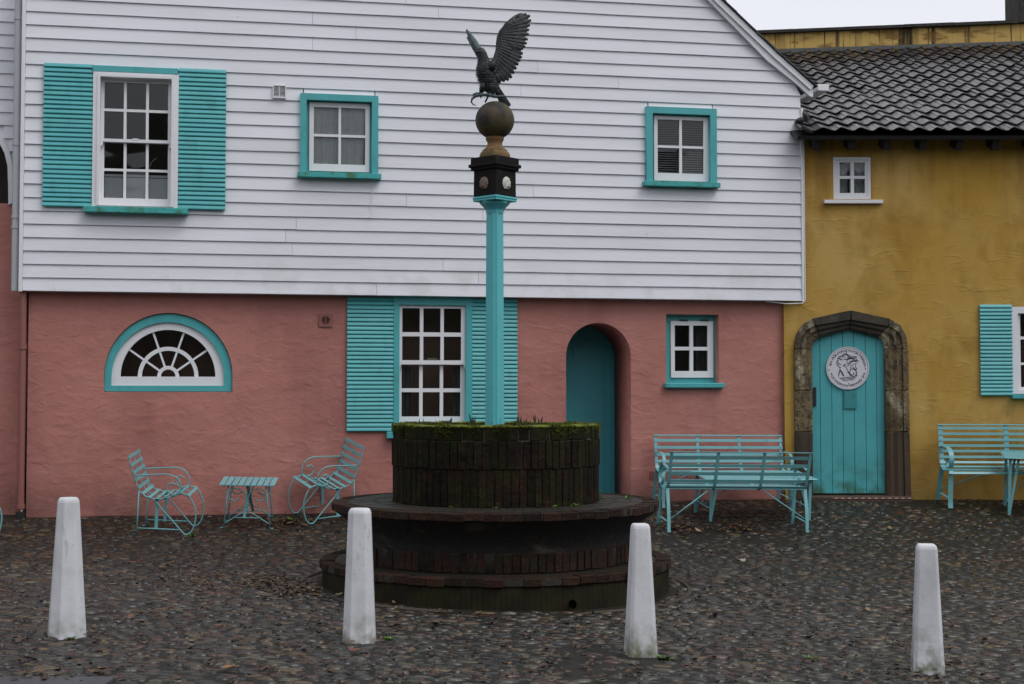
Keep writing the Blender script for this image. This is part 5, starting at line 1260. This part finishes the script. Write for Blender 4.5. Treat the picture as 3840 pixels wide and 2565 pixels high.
# ------------------------------------------------------------------ garden furniture
def stand(o, x, y, yaw, tilt=1.0):
    n = gnormal(x, y); n = (Vector((0, 0, 1)).lerp(n, tilt)).normalized()
    q = Vector((0, 0, 1)).rotation_difference(n).to_matrix() @ Matrix.Rotation(yaw, 3, 'Z')
    o.location = (x, y, gz(x, y)+.012); o.rotation_euler = q.to_euler()
def catmull(pts, n=6):
    p = [Vector(q) for q in pts]; out = []
    for i in range(len(p)-1):
        a, b, c_, d_ = p[max(i-1, 0)], p[i], p[i+1], p[min(i+2, len(p)-1)]
        for j in range(n):
            t = j/n; out.append(.5*((2*b)+(-a+c_)*t+(2*a-5*b+4*c_-d_)*t*t+(-a+3*b-3*c_+d_)*t**3))
    out.append(p[-1]); return out
def slat_obj(parent, c_, ang, length, width=.034, th=.007, me_cache={}):
    key = (round(length, 3), width, th)
    if key not in me_cache:
        mb = MB(); mb.box(-width/2, width/2, -length/2, length/2, -th/2, th/2); me_cache[key] = mb.mesh('slat', M['tqmetal'])
    return link('slat', me_cache[key], parent, c_, (0, -ang, 0))
def make_chair():
    o = empty('garden_chair', (0, 0, 0)); W = .50; mt = M['tqmetal']
    side = catmull([(-.105, .815), (-.075, .72), (-.045, .62), (-.01, .52), (.03, .44), (.11, .385), (.22, .372), (.34, .395), (.43, .43), (.50, .425), (.55, .385)], 5)
    for sgn in (-1, 1):
        y = sgn*W/2*.92
        mb = MB(); mb.tube([(p.x, y, p.y) for p in side], .0075, 6); mb.build('side_rail', mt, o, True)
        mb = MB(); mb.tube([(.012, y, .46), (.002, y, .2), (-.012, y, 0)], .008, 6); mb.tube([(-.012, y, .002), (-.05, y, .002)], .006, 5); mb.build('leg', mt, o, True)
        mb = MB(); mb.tube([(p.x, y, p.y) for p in catmull([(.55, .385), (.595, .28), (.60, .17), (.575, .07), (.54, .02), (.50, .008), (.465, .03), (.36, .15), (.25, .27), (.16, .38)], 5)], .008, 6); mb.build('leg', mt, o, True)
        mb = MB(); mb.tube([(-.006, y, .065), (.44, y, .055)], .007, 6); mb.build('stretcher', mt, o, True)
        mb = MB(); mb.tube([(p.x, y, p.y) for p in catmull([(-.045, .615), (.12, .625), (.30, .635), (.40, .60), (.445, .52), (.43, .45), (.37, .425), (.315, .455), (.305, .51), (.345, .545), (.39, .53)], 5)], .0075, 6); mb.build('armrest', mt, o, True)
    mb = MB(); mb.bar((.20, -W/2*.92+.012, .372), (.19, -W/2*.92+.012, .05), .034, .007, up=(0, 1, 0)); mb.build('fold_bar', mt, o)
    mb = MB(); mb.bar((.20, W/2*.92-.012, .372), (.19, W/2*.92-.012, .05), .034, .007, up=(0, 1, 0)); mb.build('fold_bar', mt, o)
    mb = MB(); mb.tube([(p.x, 0, p.y-.004) for p in side[:-2]], .005, 5); mb.build('centre_rail', mt, o, True)
    import bisect
    acc = [0]
    for a, b in zip(side, side[1:]): acc.append(acc[-1]+(b-a).length)
    tot = acc[-1]
    for t in (.012, .10, .185, .27, .355, .44, .53, .615, .70, .785, .87, .955):
        s_ = t*tot; i = min(bisect.bisect(acc, s_)-1, len(side)-2); f = (s_-acc[i])/(acc[i+1]-acc[i]); p = side[i].lerp(side[i+1], f); d = (side[i+1]-side[i]).normalized()
        nrm = Vector((-d.y, d.x)); nrm = nrm if (nrm.y > 0 or nrm.x > 0) else -nrm
        slat_obj(o, (p.x+nrm.x*.011, 0, p.y+nrm.y*.011), math.atan2(d.y, d.x), W+.02)
    return o
chair = make_chair()
g = G(318, 1226); stand(chair, g.x-.02, g.y+.22, R(2))
tag(chair, 'turquoise slatted metal armchair left of the small table, facing right', 'chair', 'turquoise garden armchairs by the pink wall')
ch2 = copy_tree(chair); g = G(708, 1206); stand(ch2, g.x+.345, g.y+.50, R(180+30))
tag(ch2, 'turquoise slatted metal armchair turned towards the planter\'s left edge', 'chair', 'turquoise garden armchairs by the pink wall')
ch3 = copy_tree(chair); g = G(-148, 1238); stand(ch3, g.x, g.y, R(25))
tag(ch3, 'turquoise armchair almost wholly cut off by the left edge of the picture', 'chair', 'turquoise garden armchairs by the pink wall')

def make_small_table():
    o = empty('garden_table', (0, 0, 0)); mt = M['tqmetal']; H = .478; w, d = .60, .44
    ns = 9; me = None
    mb = MB(); mb.box(-w/ns/2+.006, w/ns/2-.007, -d/2, d/2, -.004, .004); me = mb.mesh('slat', mt)
    for i in range(ns): link('slat', me, o, (-w/2+w/ns*(i+.5), 0, H))
    for sy in (-1, 1):
        y = sy*(d/2-.05)
        mb = MB(); mb.bar((-w/2+.01, y, H-.010), (w/2-.01, y, H-.010), .022, .008); mb.build('top_rail', mt, o)
        for sx in (-1, 1):
            mb = MB(); mb.tube([(sx*.20, y, H-.012), (sx*.222, y, .25), (sx*.245, y, 0)], .0075, 6); mb.tube([(sx*.245, y, .003), (sx*.285, y, .003)], .005, 5); mb.build('leg', mt, o, True)
            cx_, cz2, rr_ = sx*.135, H-.135, .078
            pts = [(cx_+rr_*math.cos(a)*sx*1.0, y, cz2+rr_*math.sin(a)) for a in [R(-50+i*-1*0+0) for i in range(1)]]
            loop_ = [(.02, H-.30), (.005, H-.20), (.022, H-.11), (.075, H-.055), (.145, H-.05), (.195, H-.10), (.185, H-.16), (.13, H-.178), (.085, H-.15)]
            low = [(.236, .055), (.15, .105), (.075, .155), (.03, H-.305+.0)]
            mb = MB(); mb.tube([(sx*p.x, y, p.y) for p in catmull(low+loop_, 6)], .006, 6); mb.build('scroll', mt, o, True)
        mb = MB(); mb.tube([(-.15, y, .115), (.15, y, .115)], .006, 6); mb.build('stretcher', mt, o, True)
    for sy in (-1, 1):
        mb = MB(); mb.bar((0, -sy*(d/2-.06), H-.015), (.03*sy, sy*(d/2-.06), .115), .030, .006, up=(0, 0, 1)); mb.build('fold_bar', mt, o)
    return o
t1 = make_small_table(); g = G(565, 1213); stand(t1, g.x-.01, g.y+.17, R(4))
tag(t1, 'small turquoise slat-topped folding table with wire scrolls between two armchairs', 'table', 'turquoise garden tables')

def make_bench(L=1.5, nsl=5, arms=True, seat_h=.44, H=.86, style=0):
    """iron strap bench; x along its length, front towards -y"""
    o = empty('garden_bench', (0, 0, 0)); mt = M['tqmetal']
    if style == 0: side = catmull([(.235, .86), (.20, .72), (.165, .58), (.12, .47), (.05, .425), (-.07, .43), (-.20, .455), (-.245, .435)], 5)
    else: side = catmull([(.25, .90), (.20, .72), (.17, .58), (.13, .47), (.04, .405), (-.08, .405), (-.21, .43), (-.255, .40)], 5)
    nsup = 4 if L < 1.8 else 4
    xs = [-L/2+.02+(L-.04)*i/(nsup-1) for i in range(nsup)]
    for i, x in enumerate(xs):
        mb = MB()
        for a, b in zip(side, side[1:]): mb.bar((x, a.x, a.y), (x, b.x, b.y), .032, .007, up=Vector((0, b.y-a.y, -(b.x-a.x))))
        mb.build('support_strap', mt, o)
    acc = [0]
    for a, b in zip(side, side[1:]): acc.append(acc[-1]+(b-a).length)
    tot = acc[-1]
    ts = [.01, .085, .20, .315, .425, .53, .66, .75, .84, .93] if style == 0 else [.008, .05, .125, .205, .285, .36, .44, .52, .60, .68, .76, .84, .92, .985]
    mb = MB(); sw = .036 if style == 0 else .030
    mb.box(-L/2, L/2, -sw/2, sw/2, -.0035, .0035); me = mb.mesh('slat', mt)
    for j, t in enumerate(ts):
        s_ = t*tot; i = min(max(0, next((k for k in range(len(acc)) if acc[k] > s_), len(acc)-1)-1), len(side)-2); f = (s_-acc[i])/(acc[i+1]-acc[i]); p = side[i].lerp(side[i+1], f); d = (side[i+1]-side[i]).normalized()
        nr_ = Vector((-d.y, d.x)); nr_ = -nr_ if nr_.y < 0 else nr_
        if j == 0: ang = .25; off = Vector((0, .006))
        else: ang = math.atan2(-d.y, -d.x); off = nr_*(.0075)
        link('slat', me, o, (0, p.x+off.x, p.y+off.y), (ang, 0, 0))
    for sgn in (-1, 1):
        x = sgn*(L/2-.02)
        mb = MB()
        def strap(pts, w=.034, th=.007):
            c_ = catmull([Vector(p) for p in pts], 5)
            for a, b in zip(c_, c_[1:]): mb.bar((x, a.x, a.y), (x, b.x, b.y), w, th, up=Vector((0, b.y-a.y, -(b.x-a.x))))
        strap([(.10, .46), (.18, .24), (.235, 0)]); mb.build('leg', mt, o)
        mb = MB(); strap([(-.215, .44), (-.225, .24), (-.235, .08), (-.255, 0)]); mb.build('leg', mt, o)
        mb = MB(); strap([(.14, .10), (-.16, .10)], .022); mb.build('stretcher', mt, o)
        mb = MB(); strap([(.165, .655), (.02, .675), (-.12, .675), (-.205, .63), (-.235, .55), (-.205, .475), (-.14, .46), (-.095, .50), (-.105, .555), (-.155, .57)], .034); mb.build('armrest', mt, o)
        mb = MB(); mb.tube([(sgn*(L/2-.03), .20, .13), (sgn*L*.20, .08, .42)], .007, 6); mb.build('brace', mt, o, True)
    return o
gA, gB = G(1526, 1221), G(1851, 1228); dv = gB-gA; L_ = dv.length+.03
bench = make_bench(1.5)
def place_bench(o, a, b, yaw_extra=0.0, back=True):
    """a, b: ground points of the two rear (back=True) or front feet, in the bench's own left-right order"""
    d = b-a; yaw = math.atan2(d.y, d.x); m_ = (a+b)/2; off = .235 if back else -.255
    c_, s_ = math.cos(yaw), math.sin(yaw); x, y = m_.x+s_*off, m_.y-c_*off
    if not back:                                    # keep its back off the wall
        gap = min(min((p.x-P0.x)*WN.x+(p.y-P0.y)*WN.y, YW-p.y) for p in (Vector((x-s_*.27+q*.75*c_, y+c_*.27+q*.75*s_)) for q in (-1, 1)))
        if gap < .04: x, y = x+s_*(.04-gap), y-c_*(.04-gap)
    stand(o, x, y, yaw+yaw_extra, .8); o.scale = ((d.length+.04)/1.5,)*1+(1, 1)
# back of this one is towards us: its own left is on our right
place_bench(bench, gB, gA, R(5), back=True)
tag(bench, 'turquoise strap-iron bench seen from behind, nearest and slightly askew', 'bench', 'turquoise iron benches')
b2 = copy_tree(bench); a, b = G(1515, 1164), G(1806, 1161)
place_bench(b2, a, b, back=False); b2.scale = (b2.scale.x, 1, .90); tag(b2, 'turquoise strap-iron bench against the pink wall left of the planked door', 'bench', 'turquoise iron benches')
b3 = make_bench(1.5, style=1); a = G(2166, 1160); b = Vector((a.x+2.35, a.y-.0, 0)); b.z = gz(b.x, b.y)
place_bench(b3, a, b, back=False); tag(b3, 'long many-slatted turquoise bench against the ochre wall, cut by right edge', 'bench', 'turquoise iron benches')
def make_table(L=1.3, D=.58, H=.47):
    o = empty('garden_table', (0, 0, 0)); mt = M['tqmetal']
    mb = MB(); mb.box(-L/2, L/2, -D/2, D/2, H-.014, H); bevel(mb.build('tabletop', mt, o), .006, 1)
    for sx in (-1, 1):
        for sy in (-1, 1):
            x = sx*(L/2-.07); y = sy*(D/2-.05)
            mb = MB(); mb.bar((x, y*.98, H-.014), (x, y*1.05, 0), .034, .008, up=(0, 1, 0)); mb.build('leg', mt, o)
            mb = MB(); mb.bar((x-sx*.10, y*.7, H-.014), (x-sx*.005, y*1.04, .04), .026, .007, up=(0, 1, 0)); mb.build('strut', mt, o)
        mb = MB(); mb.bar((sx*(L/2-.07), -D/2+.06, .14), (sx*(L/2-.07), D/2-.06, .14), .022, .006); mb.build('stretcher', mt, o)
        mb = MB(); mb.tube([(sx*(L/2-.07), 0, .14), (sx*.12, 0, H-.02)], .005, 5); mb.build('brace', mt, o, True)
    return o
t2 = make_table(); a, b = G(1623.5, 1199), G(1870, 1194); d = b-a; yaw = math.atan2(d.y, d.x)
stand(t2, (a.x+b.x)/2-math.sin(yaw)*.24-.03, (a.y+b.y)/2+math.cos(yaw)*.24, yaw, .8)
t2.scale = (1.0, 1, 1)
tag(t2, 'long low turquoise table with solid top between the two facing benches', 'table', 'turquoise garden tables')
t3 = make_table(1.2, .6, .66); a = G(2340, 1193); stand(t3, a.x+.50, a.y+.28, R(-14), .5)
tag(t3, 'taller turquoise table with solid top cut by the right edge of the picture', 'table', 'turquoise garden tables')

# ------------------------------------------------------------------ weeds and leaves
wr = random.Random(31)
def weed(loc, size, label, n=26, up=.7):
    mb = MB()
    for i in range(n):
        a = wr.uniform(0, 6.283); l_ = size*wr.uniform(.5, 1.0); el = wr.uniform(.15, 1.1)*up; w = l_*.22
        d = Vector((math.cos(a)*math.cos(el), math.sin(a)*math.cos(el), math.sin(el))); s_ = Vector((-math.sin(a), math.cos(a), 0)); p = Vector((wr.uniform(-.3, .3)*size, wr.uniform(-.3, .3)*size, 0))
        q_ = [p, p+d*l_*.5+s_*w, p+d*l_-Vector((0, 0, l_*.15)), p+d*l_*.5-s_*w]; mb.add(q_, [(0, 1, 2), (0, 2, 3)])
    return tag(mb.build('weed', M['weed'], None, loc=loc), label, 'weed', 'small green weeds')
for px, py, s_, lab in ((665, 1194, .11, 'leafy green weed under the armchair left of the planter'), (440, 1229, .07, 'small yellow-green weed by the left armchair\'s front foot'), (1525, 1513, .075, 'bright weed on the cobbles right of the blistered bollard'),
                        (890, 1466, .045, 'tiny weed tuft beside the eight-sided bollard'), (2300-735, 1232, .03, 'speck of weed between planter and near bench'), (1857, 1512, .06, 'low green tuft on cobbles left of the lone bollard'), (160, 1466, .05, 'mossy weed fringe at the foot of the far left bollard'),
                        (2150, 1541, .045, 'mossy weed fringe at the foot of the lone right bollard')):
    weed(G(px, py), s_, lab)
def on_seat(px, py):
    d = ray(px, py); t = (G0+z_rim-EYE.z)/d.z; p = EYE+d*t; v_ = Vector((p.x-PCX, p.y-ZP)); r_ = r_drum+.03
    if v_.length < r_: xx_ = max(-r_*.97, min(r_*.97, v_.x)); p = Vector((PCX+xx_, ZP-math.sqrt(r_*r_-xx_*xx_), p.z))
    return p
for px, py, s_, lab in ((1372, 1143, .085, 'largest leafy weed on the seat at the drum\'s right foot'), (1312, 1152, .055, 'weed at the drum foot left of the largest one'), (1268, 1156, .04, 'weed at the drum foot, right of centre'), (1138, 1159, .035, 'weed at the drum foot, centre'),
                        (1036, 1158, .035, 'weed at the drum foot, left of centre'), (1438, 1142, .045, 'weed on the seat top out towards its right end'), (905, 1150, .04, 'weed at the drum\'s left foot')):
    weed(on_seat(px, py), s_, lab, 18)
d_ = ray(1068, 1307); weed(EYE+d_*((G0+z_step-EYE.z)/d_.z), .035, 'weed on the planter\'s lower step left of centre', 14)
def leaf_geo(L_, w, curl, lobed):
    n = 6; vs = []; fs = []
    for i in range(n+1):
        t = i/n; ww = w*math.sin(math.pi*min(.97, t+.03))**.7*(1+(.35*math.sin(t*math.pi*7) if lobed else 0)); z = curl*(4*(t-.5)**2)*L_*.5
        vs += [(L_*(t-.5), -ww, z+abs(curl)*ww*.8), (L_*(t-.5), 0, z), (L_*(t-.5), ww, z+abs(curl)*ww*.8)]
    for i in range(n): fs += [(i*3, i*3+3, i*3+4, i*3+1), (i*3+1, i*3+4, i*3+5, i*3+2)]
    return vs, fs
lr = random.Random(77)
def leaf_place(x, y, L_):
    vs, fs = leaf_geo(L_, L_*lr.uniform(.22, .36), lr.uniform(.1, .5), lr.random() < .6); a = lr.uniform(0, 6.283); n = gnormal(x, y)
    q = Vector((0, 0, 1)).rotation_difference((n+Vector((lr.uniform(-.25, .25), lr.uniform(-.25, .25), 0))).normalized()).to_matrix() @ Matrix.Rotation(a, 3, 'Z')
    return [q @ Vector(v_) for v_ in vs], fs, Vector((x, y, gz(x, y)+.024))
big = [(525, 1541, .11, (.24, .12, .04), 'large tan leaf at the bottom edge between the two left bollards'), (1160, 1533, .09, (.20, .09, .03), 'orange-brown leaf at the bottom edge below the planter'),
       (720, 1364, .08, (.30, .22, .11), 'pale straw-coloured leaf left of the eight-sided bollard'), (300, 1421, .085, (.16, .055, .02), 'rusty leaf just right of the far left bollard'),
       (60, 1551, .10, (.17, .07, .025), 'rust-coloured leaf in the bottom left corner above the slate kerb'), (985, 1498, .07, (.20, .18, .10), 'small pale leaf below the planter and right of the eight-sided bollard'),
       (1990, 1405, .08, (.26, .17, .07), 'ochre leaf left of the lone bollard at mid height'), (1700, 1292, .10, (.33, .27, .20), 'whitish curled leaf on open cobbles right of the planter'),
       (2190, 1268, .12, (.03, .018, .014), 'big dark curled leaf beyond the lone right bollard'), (1600, 1222, .09, (.28, .21, .13), 'pale leaf under the near bench\'s left half'),
       (1855, 1462, .09, (.21, .09, .03), 'orange leaf right of the blistered bollard, level with its foot'), (810, 1500, .075, (.15, .05, .025), 'red-brown leaf just below the eight-sided bollard'),
       (480, 1400, .08, (.19, .08, .03), 'rust leaf midway between far left bollard and the planter'), (2040, 1215, .08, (.25, .16, .07), 'tan leaf in front of the planked door')]
for px, py, L0, col_, lab in big:
    g = G(px, py); vs, fs, p = leaf_place(g.x, g.y, L0)
    mb = MB(); mb.add(vs, fs); m_ = mat('leaf_'+str(px), col_, .5, [dict(s=30, lo=.4, hi=.7, c=tuple(c_*.5 for c_ in col_), amt=.7)])
    tag(mb.build('fallen_leaf', m_, None, loc=p), lab, 'leaf', 'fallen leaves on the cobbles')
mb = MB()
for _ in range(2900):
    r_ = lr.random()
    if r_ < .30:
        c_ = lr.choice([(1690, 1215, 70, 8), (880, 1372, 60, 12), (700, 1360, 90, 22), (620, 1340, 80, 20), (430, 1330, 160, 30), (1560, 1215, 40, 14), (660, 1200, 60, 8)]); px, py = lr.gauss(c_[0], c_[2]*.5), lr.gauss(c_[1], c_[3]*.5)
    else: px, py = lr.uniform(-40, 2390), 1180+390*lr.random()**.75
    g = G(px, py); t = min((g.x-P0.x)*WN.x+(g.y-P0.y)*WN.y, YW-g.y)
    if t < .1 or math.hypot(g.x-PCX, g.y-ZP) < r_step+.08: continue
    vs, fs, p = leaf_place(g.x, g.y, lr.uniform(.022, .07)); mb.add([v_+p for v_ in vs], fs)
tag(mb.build('leaf_litter', M['leaf']), 'small brown leaf litter scattered over the wet cobbles', 'leaves', kind='stuff')
